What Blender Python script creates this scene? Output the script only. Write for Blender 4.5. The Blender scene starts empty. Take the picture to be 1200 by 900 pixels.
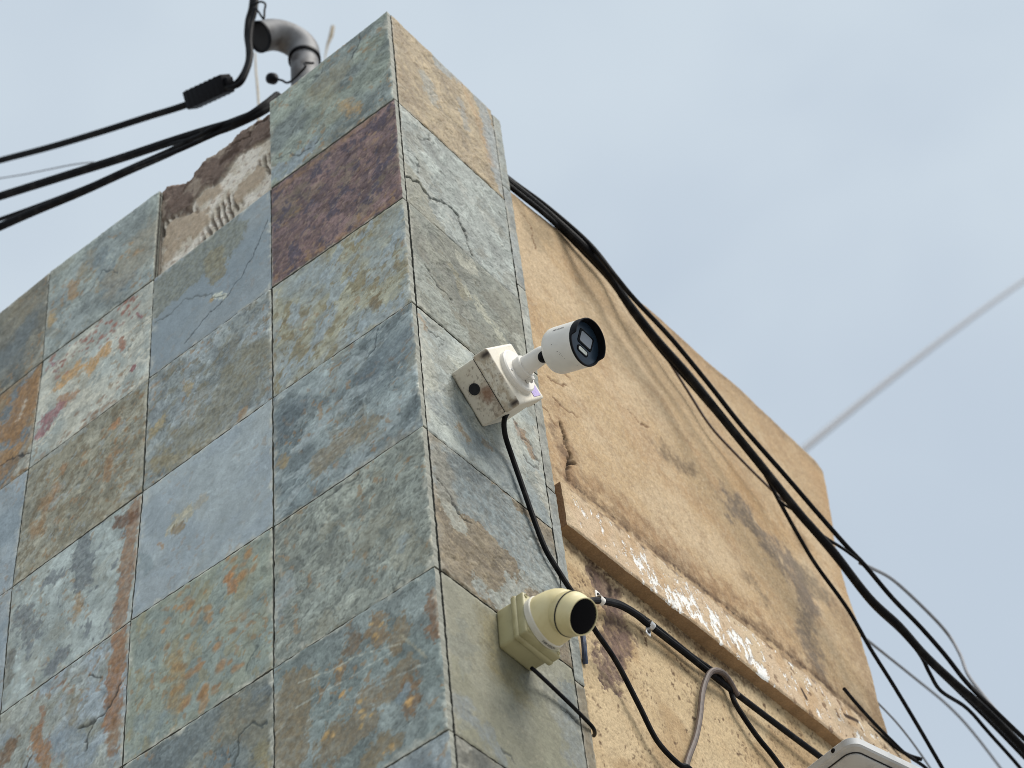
import bpy, bmesh, math, random
import numpy as np
from mathutils import Vector, Matrix

S = bpy.context.scene
COL = S.collection
random.seed(4)
Z0 = 5.2                                    # top of the tiled wall above the street

# ------------------------------------------------------------------ camera
F_PX = 2460.56                              # focal length in pixels of a 1200 px wide picture
AZ, EL, ROLL = -0.58800, 0.83376, -0.13466
CAM = np.array([1.34960, -1.76267, -3.57761 + Z0])
_d = np.array([math.cos(EL) * math.sin(AZ), math.cos(EL) * math.cos(AZ), math.sin(EL)])
_r = np.array([math.cos(AZ), -math.sin(AZ), 0.0])
_u = np.cross(_r, _d)
_c, _s = math.cos(ROLL), math.sin(ROLL)
RIGHT, UP, FWD = _c * _r + _s * _u, -_s * _r + _c * _u, _d

cd = bpy.data.cameras.new('camera')
cam = bpy.data.objects.new('camera', cd)
COL.objects.link(cam)
cam.matrix_world = Matrix(((RIGHT[0], UP[0], -FWD[0], CAM[0]), (RIGHT[1], UP[1], -FWD[1], CAM[1]),
                           (RIGHT[2], UP[2], -FWD[2], CAM[2]), (0, 0, 0, 1)))
cd.sensor_width = 36.0
cd.lens = F_PX * 36.0 / 1200.0
cd.clip_start, cd.clip_end = 0.05, 20000.0
cd.dof.use_dof = True
cd.dof.focus_distance = 3.45
cd.dof.aperture_fstop = 5.0
S.camera = cam

# ------------------------------------------------------------------ sky, sun, exposure
EXPO = 1.5
SUN = Vector((0.60, 0.10, 0.79)).normalized()
SKY_GAIN = 1.0 / 2 ** EXPO
sun_el = math.asin(SUN.z)
sun_rot = math.atan2(SUN.x, SUN.y)
W = bpy.data.worlds.new('World')
S.world = W
W.use_nodes = True
nt = W.node_tree
nt.nodes.clear()
N = nt.nodes.new
out, bg = N('ShaderNodeOutputWorld'), N('ShaderNodeBackground')
sky = N('ShaderNodeTexSky')
sky.sky_type = 'NISHITA'
sky.sun_disc = False
sky.sun_elevation = sun_el
sky.sun_rotation = sun_rot
sky.air_density, sky.dust_density = 1.0, 3.0
tc = N('ShaderNodeTexCoord')
mp = N('ShaderNodeMapping')
mp.inputs['Rotation'].default_value = (0.3, 0.2, 1.1)
mp.inputs['Scale'].default_value = (1, 1, 1.5)
nz = N('ShaderNodeTexNoise')
nz.inputs['Scale'].default_value = 4.2
nz.inputs['Detail'].default_value = 3.5
nz.inputs['Roughness'].default_value = 0.5
nz.inputs['Distortion'].default_value = 0.15
rp = N('ShaderNodeValToRGB')
rp.color_ramp.interpolation = 'EASE'
rp.color_ramp.elements[0].position, rp.color_ramp.elements[1].position = 0.30, 0.70
rp.color_ramp.elements[0].color = (0.53 * 8, 0.615 * 8, 0.71 * 8, 1)
rp.color_ramp.elements[1].color = (0.62 * 8, 0.705 * 8, 0.78 * 8, 1)
mx = N('ShaderNodeMixRGB')
mx.inputs[0].default_value = 0.94           # closed cloud cover over a little blue
L = nt.links.new
L(tc.outputs['Generated'], mp.inputs['Vector'])
L(mp.outputs['Vector'], nz.inputs['Vector'])
L(nz.outputs['Fac'], rp.inputs['Fac'])
L(sky.outputs['Color'], mx.inputs[1])
L(rp.outputs['Color'], mx.inputs[2])
L(mx.outputs['Color'], bg.inputs['Color'])
bg.inputs['Strength'].default_value = SKY_GAIN / 8 * 1.04
L(bg.outputs['Background'], out.inputs['Surface'])

sl = bpy.data.lights.new('sun', 'SUN')
sl.energy = 1.5
sl.angle = math.radians(32)
sl.color = (1.0, 0.96, 0.9)
so = bpy.data.objects.new('sun', sl)
COL.objects.link(so)
so.rotation_euler = SUN.to_track_quat('Z', 'Y').to_euler()
S.view_settings.view_transform = 'Standard'
S.view_settings.look = 'None'
S.view_settings.exposure = EXPO
S.view_settings.gamma = 1.0
S.cycles.filter_width = 0.9                   # a crisp sensor

# ------------------------------------------------------------------ measuring helpers
def ray(x, y):
    return FWD + RIGHT * (x - 600) / F_PX - UP * (y - 450) / F_PX
def atx(x, y, X):                           # point of the plane x = X seen at photo pixel (x, y)
    v = ray(x, y); return CAM + v * ((X - CAM[0]) / v[0])
def aty(x, y, Y):
    v = ray(x, y); return CAM + v * ((Y - CAM[1]) / v[1])
def facing(ex, ey, cos):                    # unit axis whose image runs along (ex, ey) and leans to the viewer by cos
    v = -ray(660, 560); v = v / np.linalg.norm(v)
    e = RIGHT * ex - UP * ey; e = e - v * (e @ v); e /= np.linalg.norm(e)
    return cos * v + math.sqrt(1 - cos * cos) * e

# ------------------------------------------------------------------ noise (numpy)
def _hash(i, j, s):
    h = (i.astype(np.int64) * 374761393 + j.astype(np.int64) * 668265263 + s * 974634777) & 0xFFFFFFFF
    h = ((h ^ (h >> 13)) * 1274126177) & 0xFFFFFFFF
    h = ((h ^ (h >> 16)) * 2246822519) & 0xFFFFFFFF
    return ((h ^ (h >> 15)) & 0xFFFFFF) / float(0xFFFFFF)
def vnoise(x, y, s):
    i, j = np.floor(x), np.floor(y)
    fx, fy = x - i, y - j
    a = _hash(i, j, s) * 6.2832; b = _hash(i + 1, j, s) * 6.2832
    c = _hash(i, j + 1, s) * 6.2832; d = _hash(i + 1, j + 1, s) * 6.2832
    g = lambda t, px, py: np.cos(t) * px + np.sin(t) * py
    ux = fx * fx * fx * (fx * (fx * 6 - 15) + 10); uy = fy * fy * fy * (fy * (fy * 6 - 15) + 10)
    n0 = g(a, fx, fy) * (1 - ux) + g(b, fx - 1, fy) * ux
    n1 = g(c, fx, fy - 1) * (1 - ux) + g(d, fx - 1, fy - 1) * ux
    return (n0 * (1 - uy) + n1 * uy) * 1.5
def fbm(x, y, f, s, o=4, gain=0.5):
    t, a, n = 0, 1.0, 0
    for k in range(o):
        t = t + a * vnoise(x * f + 17.3 * k, y * f - 9.1 * k, s + k * 31); n += a
        a *= gain; f *= 2.03
    return t / n * 1.35
def sstep(a, b, x):
    t = np.clip((x - a) / (b - a + 1e-12), 0, 1); return t * t * (3 - 2 * t)
def lin(c, gain=1.0):
    c = np.array(c, float) / 255.0
    return np.where(c <= 0.04045, c / 12.92, ((c + 0.055) / 1.055) ** 2.4) * gain
def slate_lin(c, gain=1.0):                 # photographed tone of the stone, freed of the blue cast of the sky light
    c = np.array(c, float)
    if c[0] > c[1] > c[2]: c[1] += 0.14 * (c[0] - c[1])
    c = lin(c); y = c @ np.array([0.3, 0.59, 0.11])
    return (y + (c - y) * 0.77) * np.array([1.045, 1.0, 0.90]) * gain
def dist_poly(x, y, pts):
    pts = np.array(pts, float)
    if len(pts) == 1:
        return np.hypot(x - pts[0, 0], y - pts[0, 1])
    best = None
    for a, b in zip(pts[:-1], pts[1:]):
        v = b - a; L2 = v @ v + 1e-12
        t = np.clip(((x - a[0]) * v[0] + (y - a[1]) * v[1]) / L2, 0, 1)
        d = np.hypot(x - a[0] - t * v[0], y - a[1] - t * v[1])
        best = d if best is None else np.minimum(best, d)
    return best

# ------------------------------------------------------------------ materials
def painted(name, rough=0.7, nscale=900.0, namt=0.18, bump=0.12, bscale=500.0, spec=0.35, metal=0.0):
    """colour from the mesh's own paint layer, with fine grain and relief from noise"""
    m = bpy.data.materials.new(name); m.use_nodes = True
    t = m.node_tree; b = t.nodes['Principled BSDF']
    b.inputs['Roughness'].default_value = rough
    b.inputs['Specular IOR Level'].default_value = spec
    b.inputs['Metallic'].default_value = metal
    at = t.nodes.new('ShaderNodeAttribute'); at.attribute_name = 'Col'
    co = t.nodes.new('ShaderNodeTexCoord')
    n1 = t.nodes.new('ShaderNodeTexNoise'); n1.inputs['Scale'].default_value = nscale
    n1.inputs['Detail'].default_value = 3
    mr = t.nodes.new('ShaderNodeMapRange')
    mr.inputs['From Min'].default_value, mr.inputs['From Max'].default_value = 0.3, 0.7
    mr.inputs['To Min'].default_value, mr.inputs['To Max'].default_value = 1 - namt, 1 + namt
    mu = t.nodes.new('ShaderNodeVectorMath'); mu.operation = 'SCALE'
    n2 = t.nodes.new('ShaderNodeTexNoise'); n2.inputs['Scale'].default_value = bscale
    n2.inputs['Detail'].default_value = 4
    bp = t.nodes.new('ShaderNodeBump'); bp.inputs['Strength'].default_value = bump
    bp.inputs['Distance'].default_value = 0.002
    l = t.links.new
    l(co.outputs['Object'], n1.inputs['Vector']); l(co.outputs['Object'], n2.inputs['Vector'])
    l(n1.outputs['Fac'], mr.inputs['Value'])
    l(at.outputs['Color'], mu.inputs[0]); l(mr.outputs['Result'], mu.inputs['Scale'])
    l(mu.outputs['Vector'], b.inputs['Base Color'])
    l(n2.outputs['Fac'], bp.inputs['Height']); l(bp.outputs['Normal'], b.inputs['Normal'])
    return m
def plain(name, col, rough=0.5, var=0.12, scale=60.0, bump=0.0, spec=0.5, metal=0.0, col2=None, thr=(0.45, 0.65)):
    m = bpy.data.materials.new(name); m.use_nodes = True
    t = m.node_tree; b = t.nodes['Principled BSDF']
    b.inputs['Roughness'].default_value = rough
    b.inputs['Specular IOR Level'].default_value = spec
    b.inputs['Metallic'].default_value = metal
    co = t.nodes.new('ShaderNodeTexCoord')
    n = t.nodes.new('ShaderNodeTexNoise'); n.inputs['Scale'].default_value = scale
    n.inputs['Detail'].default_value = 5
    r = t.nodes.new('ShaderNodeValToRGB')
    r.color_ramp.elements[0].position, r.color_ramp.elements[1].position = thr
    c2 = col2 if col2 is not None else [c * (1 - 2 * var) for c in col]
    r.color_ramp.elements[0].color = (*col, 1); r.color_ramp.elements[1].color = (*c2, 1)
    l = t.links.new
    l(co.outputs['Object'], n.inputs['Vector']); l(n.outputs['Fac'], r.inputs['Fac'])
    l(r.outputs['Color'], b.inputs['Base Color'])
    if bump:
        bp = t.nodes.new('ShaderNodeBump'); bp.inputs['Strength'].default_value = bump
        bp.inputs['Distance'].default_value = 0.002
        l(n.outputs['Fac'], bp.inputs['Height']); l(bp.outputs['Normal'], b.inputs['Normal'])
    return m
M = {}
M['slate'] = painted('slate', 0.66, 340, 0.10, 0.28, 260, 0.3)
M['plaster'] = painted('plaster', 0.9, 260, 0.15, 0.6, 230, 0.2)
M['mortar'] = painted('mortar', 0.95, 500, 0.2, 0.6, 260, 0.15)
M['dirty_plastic'] = painted('dirty_plastic', 0.5, 300, 0.03, 0.05, 300, 0.4)
M['grout'] = plain('grout', (0.075, 0.062, 0.052), 0.95, 0.25, 60, 0.4)
M['core'] = plain('core_render', (0.33, 0.29, 0.24), 0.95, 0.2, 18, 0.3)
M['black_cable'] = plain('black_cable', (0.005, 0.005, 0.006), 0.6, 0.2, 45, spec=0.10, col2=(0.020, 0.019, 0.018), thr=(0.5, 0.75))
M['brown_cable'] = plain('brown_cable', (0.10, 0.07, 0.055), 0.6, 0.2, 90)
M['blue_cable'] = plain('blue_cable', (0.03, 0.05, 0.10), 0.5, 0.2, 90)
M['grey_cable'] = plain('grey_cable', (0.20, 0.205, 0.22), 0.6, 0.1, 60)
M['white_paint'] = plain('white_paint', (0.72, 0.695, 0.64), 0.42, 0.03, 40)
M['lens_black'] = plain('lens_black', (0.002, 0.002, 0.003), 0.2, 0.0, 40, spec=0.06)
M['visor_black'] = plain('visor_black', (0.004, 0.0045, 0.007), 0.55, 0.1, 80, spec=0.14)
M['face_blue'] = plain('face_blue', (0.016, 0.032, 0.055), 0.35, 0.1, 60)
M['window_grey'] = plain('window_grey', (0.17, 0.19, 0.22), 0.2, 0.05, 60)
M['lamp_lens'] = plain('lamp_lens', (0.42, 0.45, 0.42), 0.25, 0.15, 200)
M['cream'] = plain('cream_paint', (0.66, 0.58, 0.33), 0.45, 0.05, 25, col2=(0.56, 0.48, 0.25))
M['cream_dark'] = plain('cream_box', (0.41, 0.375, 0.21), 0.5, 0.08, 30, col2=(0.33, 0.295, 0.155))
M['ring_white'] = plain('ring_white', (0.66, 0.63, 0.54), 0.45, 0.04, 30)
M['print'] = plain('print_dark', (0.03, 0.03, 0.05), 0.6, 0.0)
M['steel'] = plain('steel', (0.62, 0.63, 0.64), 0.35, 0.15, 120, metal=0.6, col2=(0.4, 0.36, 0.3))
M['dark'] = plain('dark_hole', (0.01, 0.01, 0.012), 0.8, 0.0)
M['pvc'] = plain('pvc_grey', (0.16, 0.163, 0.17), 0.6, 0.2, 22, col2=(0.07, 0.064, 0.062), thr=(0.45, 0.62))
M['straw'] = plain('straw', (0.42, 0.36, 0.27), 0.8, 0.1)
M['housing'] = plain('housing_grey', (0.50, 0.51, 0.51), 0.55, 0.08, 30)
M['sticker'] = plain('sticker', (0.42, 0.34, 0.62), 0.5, 0.1, 200)
M['asphalt'] = plain('asphalt', (0.30, 0.29, 0.275), 0.95, 0.15, 3, 0.2)

# ------------------------------------------------------------------ object helpers
def link(name, me, parent=None, mat=None, smooth=False):
    o = bpy.data.objects.new(name, me); COL.objects.link(o)
    if mat is not None: me.materials.append(mat)
    if parent is not None: o.parent = parent
    if smooth:
        for p in me.polygons: p.use_smooth = True
    return o
def tag(o, label=None, cat=None, group=None, kind=None):
    for k, v in (('label', label), ('category', cat), ('group', group), ('kind', kind)):
        if v: o[k] = v
    return o
def thing(name, loc, label, cat, group=None):
    o = bpy.data.objects.new(name, None); COL.objects.link(o); o.location = loc
    o.empty_display_size = 0.05
    return tag(o, label, cat, group)
def from_np(name, V, Fq, Cl=None, parent=None, mat=None, smooth=True):
    me = bpy.data.meshes.new(name)
    me.vertices.add(len(V)); me.vertices.foreach_set('co', np.ascontiguousarray(V, np.float32).ravel())
    Fq = np.asarray(Fq, np.int32)
    me.loops.add(Fq.size); me.loops.foreach_set('vertex_index', Fq.ravel())
    me.polygons.add(len(Fq)); me.polygons.foreach_set('loop_start', np.arange(0, Fq.size, 4, dtype=np.int32))
    me.update(calc_edges=True); me.validate()
    if Cl is not None:
        a = me.color_attributes.new('Col', 'FLOAT_COLOR', 'POINT')
        a.data.foreach_set('color', np.ascontiguousarray(np.c_[Cl, np.ones(len(Cl))], np.float32).ravel())
    if smooth: me.polygons.foreach_set('use_smooth', np.ones(len(Fq), bool))
    return link(name, me, parent, mat)
def grid_faces(nu, nv, off=0):
    i = np.arange(nu * nv).reshape(nv, nu) + off
    return np.stack([i[:-1, :-1], i[:-1, 1:], i[1:, 1:], i[1:, :-1]], -1).reshape(-1, 4)
def loop_idx(nu, nv):
    i = np.arange(nu * nv).reshape(nv, nu)
    return np.concatenate([i[0, :], i[1:, -1], i[-1, -2::-1], i[-2:0:-1, 0]])
def bm_obj(name, bm, mat, parent=None, smooth=True, angle=0.6):
    me = bpy.data.meshes.new(name)
    bmesh.ops.recalc_face_normals(bm, faces=bm.faces)
    if smooth:
        for e in bm.edges:
            if len(e.link_faces) == 2 and e.calc_face_angle(0) > angle: e.smooth = False
        for f in bm.faces: f.smooth = True
    bm.to_mesh(me); bm.free()
    return link(name, me, parent, mat)
def catmull(P, n):
    P = [np.array(p, float) for p in P]
    if len(P) < 3: return [P[0] + (P[-1] - P[0]) * k / n for k in range(n + 1)]
    Q = [2 * P[0] - P[1]] + P + [2 * P[-1] - P[-2]]
    o = []
    for k in range(1, len(Q) - 2):
        for t in np.arange(n) / n:
            a, b, c, d = Q[k - 1:k + 3]
            o.append(0.5 * (2 * b + (c - a) * t + (2 * a - 5 * b + 4 * c - d) * t * t + (3 * b - a - 3 * c + d) * t ** 3))
    o.append(P[-1]); return o
def tube_bm(bm, P, r, seg=10, cap=True):
    P = [Vector(p) for p in P]
    n = len(P); R = r if hasattr(r, '__len__') else [r] * n
    t = (P[1] - P[0]).normalized()
    a = t.orthogonal().normalized()
    rings = []
    for i in range(n):
        t2 = (P[min(i + 1, n - 1)] - P[max(i - 1, 0)]).normalized()
        a = (a - t2 * a.dot(t2)).normalized(); b = t2.cross(a)
        rings.append([bm.verts.new(P[i] + (a * math.cos(6.28319 * k / seg) + b * math.sin(6.28319 * k / seg)) * R[i]) for k in range(seg)])
    for i in range(n - 1):
        for k in range(seg):
            bm.faces.new((rings[i][k], rings[i][(k + 1) % seg], rings[i + 1][(k + 1) % seg], rings[i + 1][k]))
    if cap:
        bm.faces.new(rings[0][::-1]); bm.faces.new(rings[-1])
def tube(name, P, r, mat, parent=None, seg=10, n=6, smooth_path=True):
    bm = bmesh.new()
    Q = catmull(P, n) if smooth_path else P
    tube_bm(bm, Q, r, seg)
    return bm_obj(name, bm, mat, parent)
def lathe_bm(bm, prof, c, ax, seg=48):                # prof: (distance along axis, radius)
    ax = Vector(ax).normalized(); a = ax.orthogonal().normalized(); b = ax.cross(a); c = Vector(c)
    rings = []
    for d, r in prof:
        if r < 1e-6: rings.append([bm.verts.new(c + ax * d)])
        else: rings.append([bm.verts.new(c + ax * d + (a * math.cos(6.28319 * k / seg) + b * math.sin(6.28319 * k / seg)) * r) for k in range(seg)])
    for p, q in zip(rings[:-1], rings[1:]):
        for k in range(seg):
            k2 = (k + 1) % seg
            if len(p) == 1 and len(q) == 1: continue
            if len(p) == 1: bm.faces.new((p[0], q[k2], q[k]))
            elif len(q) == 1: bm.faces.new((p[k], p[k2], q[0]))
            else: bm.faces.new((p[k], p[k2], q[k2], q[k]))
def lathe(name, prof, c, ax, mat, parent=None, seg=48, angle=0.6):
    bm = bmesh.new(); lathe_bm(bm, prof, c, ax, seg)
    return bm_obj(name, bm, mat, parent, True, angle)
def frame(n, up=(0, 0, 1)):
    n = Vector(n).normalized(); r = Vector(up).cross(n).normalized(); u = n.cross(r)
    return r, u, n
def rbox_bm(bm, c, ax, half, bev=0.003, seg=2):       # box on axes ax = (a, b, c), half sizes, bevelled
    g = bmesh.ops.create_cube(bm, size=2.0)
    m = Matrix((( *[ax[k][0] * half[k] for k in range(3)], c[0]), ( *[ax[k][1] * half[k] for k in range(3)], c[1]),
                ( *[ax[k][2] * half[k] for k in range(3)], c[2]), (0, 0, 0, 1)))
    bmesh.ops.transform(bm, matrix=m, verts=g['verts'])
    if bev:
        ed = list({e for v in g['verts'] for e in v.link_edges})
        bmesh.ops.bevel(bm, geom=ed, offset=bev, segments=seg, affect='EDGES', profile=0.5)
def rbox(name, c, ax, half, mat, parent=None, bev=0.003, seg=2):
    bm = bmesh.new(); rbox_bm(bm, c, ax, half, bev, seg)
    return bm_obj(name, bm, mat, parent)
def rrect(w, h, r, n=6):                              # outline of a rounded rectangle
    o = []
    for cx, cy, a0 in ((w - r, h - r, 0), (-w + r, h - r, 90), (-w + r, -h + r, 180), (w - r, -h + r, 270)):
        for k in range(n + 1):
            a = math.radians(a0 + 90 * k / n); o.append((cx + r * math.cos(a), cy + r * math.sin(a)))
    return o
def slab(name, outline, c, r, u, n, prof, mat, parent=None):   # outline swept along n: prof = (distance, inset)
    bm = bmesh.new(); rings = []
    c, r, u, n = Vector(c), Vector(r), Vector(u), Vector(n)
    m = max(max(abs(p[0]) for p in outline), 1e-6); m2 = max(max(abs(p[1]) for p in outline), 1e-6)
    for d, ins in prof:
        rings.append([bm.verts.new(c + r * (x * (m - ins) / m) + u * (y * (m2 - ins) / m2) + n * d) for x, y in outline])
    k = len(outline)
    for p, q in zip(rings[:-1], rings[1:]):
        for i in range(k): bm.faces.new((p[i], p[(i + 1) % k], q[(i + 1) % k], q[i]))
    bm.faces.new(rings[0][::-1]); bm.faces.new(rings[-1])
    return bm_obj(name, bm, mat, parent)
def paint(o, fn, cell=0.0022):                         # cut a part's mesh fine and give it a paint layer
    me = o.data; bm = bmesh.new(); bm.from_mesh(me)
    for _ in range(8):
        ed = [e for e in bm.edges if e.calc_length() > cell]
        if not ed: break
        bmesh.ops.subdivide_edges(bm, edges=ed, cuts=1, use_grid_fill=True)
    bmesh.ops.triangulate(bm, faces=[f for f in bm.faces if len(f.verts) > 4])
    bm.to_mesh(me); bm.free()
    n = len(me.vertices); co = np.empty(n * 3, np.float32); me.vertices.foreach_get('co', co); co = co.reshape(-1, 3)
    no = np.empty(n * 3, np.float32); me.vertices.foreach_get('normal', no); no = no.reshape(-1, 3)
    a = me.color_attributes.new('Col', 'FLOAT_COLOR', 'POINT')
    a.data.foreach_set('color', np.ascontiguousarray(np.c_[fn(co, no), np.ones(n)], np.float32).ravel())
def text(name, s, size, c, r, u, n, mat, parent, bend=None):
    cu = bpy.data.curves.new(name, 'FONT'); cu.body = s; cu.size = size; cu.align_x = 'CENTER'; cu.align_y = 'CENTER'
    cu.offset = size * 0.012
    t = bpy.data.objects.new(name, cu); COL.objects.link(t)
    dg = bpy.context.evaluated_depsgraph_get()
    me = bpy.data.meshes.new_from_object(t.evaluated_get(dg))
    bpy.data.objects.remove(t)
    c, r, u, n = Vector(c), Vector(r), Vector(u), Vector(n)
    for v in me.vertices:
        v.co = bend(v.co.x, v.co.y) if bend else c + r * v.co.x + u * v.co.y + n * 0.0004
    me.materials.clear()
    return link(name, me, parent, mat)

# ------------------------------------------------------------------ ground
gb = bmesh.new()
bmesh.ops.create_grid(gb, x_segments=4, y_segments=4, size=4000)
tag(bm_obj('ground', gb, M['asphalt'], None, False), kind='structure')

# ================================================================== SLATE WALL
slate_wall = thing('slate_wall', (0, 0, 0), 'corner wall clad in square blue-grey, rust and purple slate tiles', 'wall')
WL, WR, WS, TH = 0.3203, 0.3239, 0.0271, 0.3
obsL = {0: [(450, 15), (315, 120), (187, 222), (58, 318)], 1: [(461, 116), (317, 221), (180, 327), (50, 423)],
        2: [(471, 232), (318, 337), (174, 443), (33, 549)], 3: [(481, 354), (319, 466), (167, 576), (14, 688)],
        4: [(497, 497), (320, 617), (153, 727), (0, 837)], 5: [(511, 662), (320, 783), (143, 898)], 6: [(526, 854)]}
NCOL, NROW = 7, 11
gridL = {}
for k in range(NROW + 1):
    for j in range(NCOL + 1):
        x, z = -j * WL, Z0 - 0.006 if k == 0 else Z0 - k * TH
        if k in obsL and j < len(obsL[k]):
            q = aty(*obsL[k][j], 0.0); x, z = (0.0 if j == 0 else q[0]), q[2]
        gridL[k, j] = (x, z)

GL, GR = 1.58, 0.66                          # colour gain per face; left stone lightened to make up for missing sun
def c_(r, g, b): return (r, g, b)
# a tile: base colours, cleft relief, then marks laid on it in wall coordinates
def tile_spec(base, base2, relief=0.8, angle=12, stretch=2.2, freq=9, steps=5, fine=0.5, mott=None, marks=(), lime=0.35, mix=0.5, tint=0.08, wide=1.12):
    return dict(base=base, base2=base2, relief=relief, angle=angle, stretch=stretch, freq=freq, steps=steps, fine=fine,
                mott=mott or [], marks=list(marks), lime=lime, mix=mix, tint=tint, wide=wide)
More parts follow.
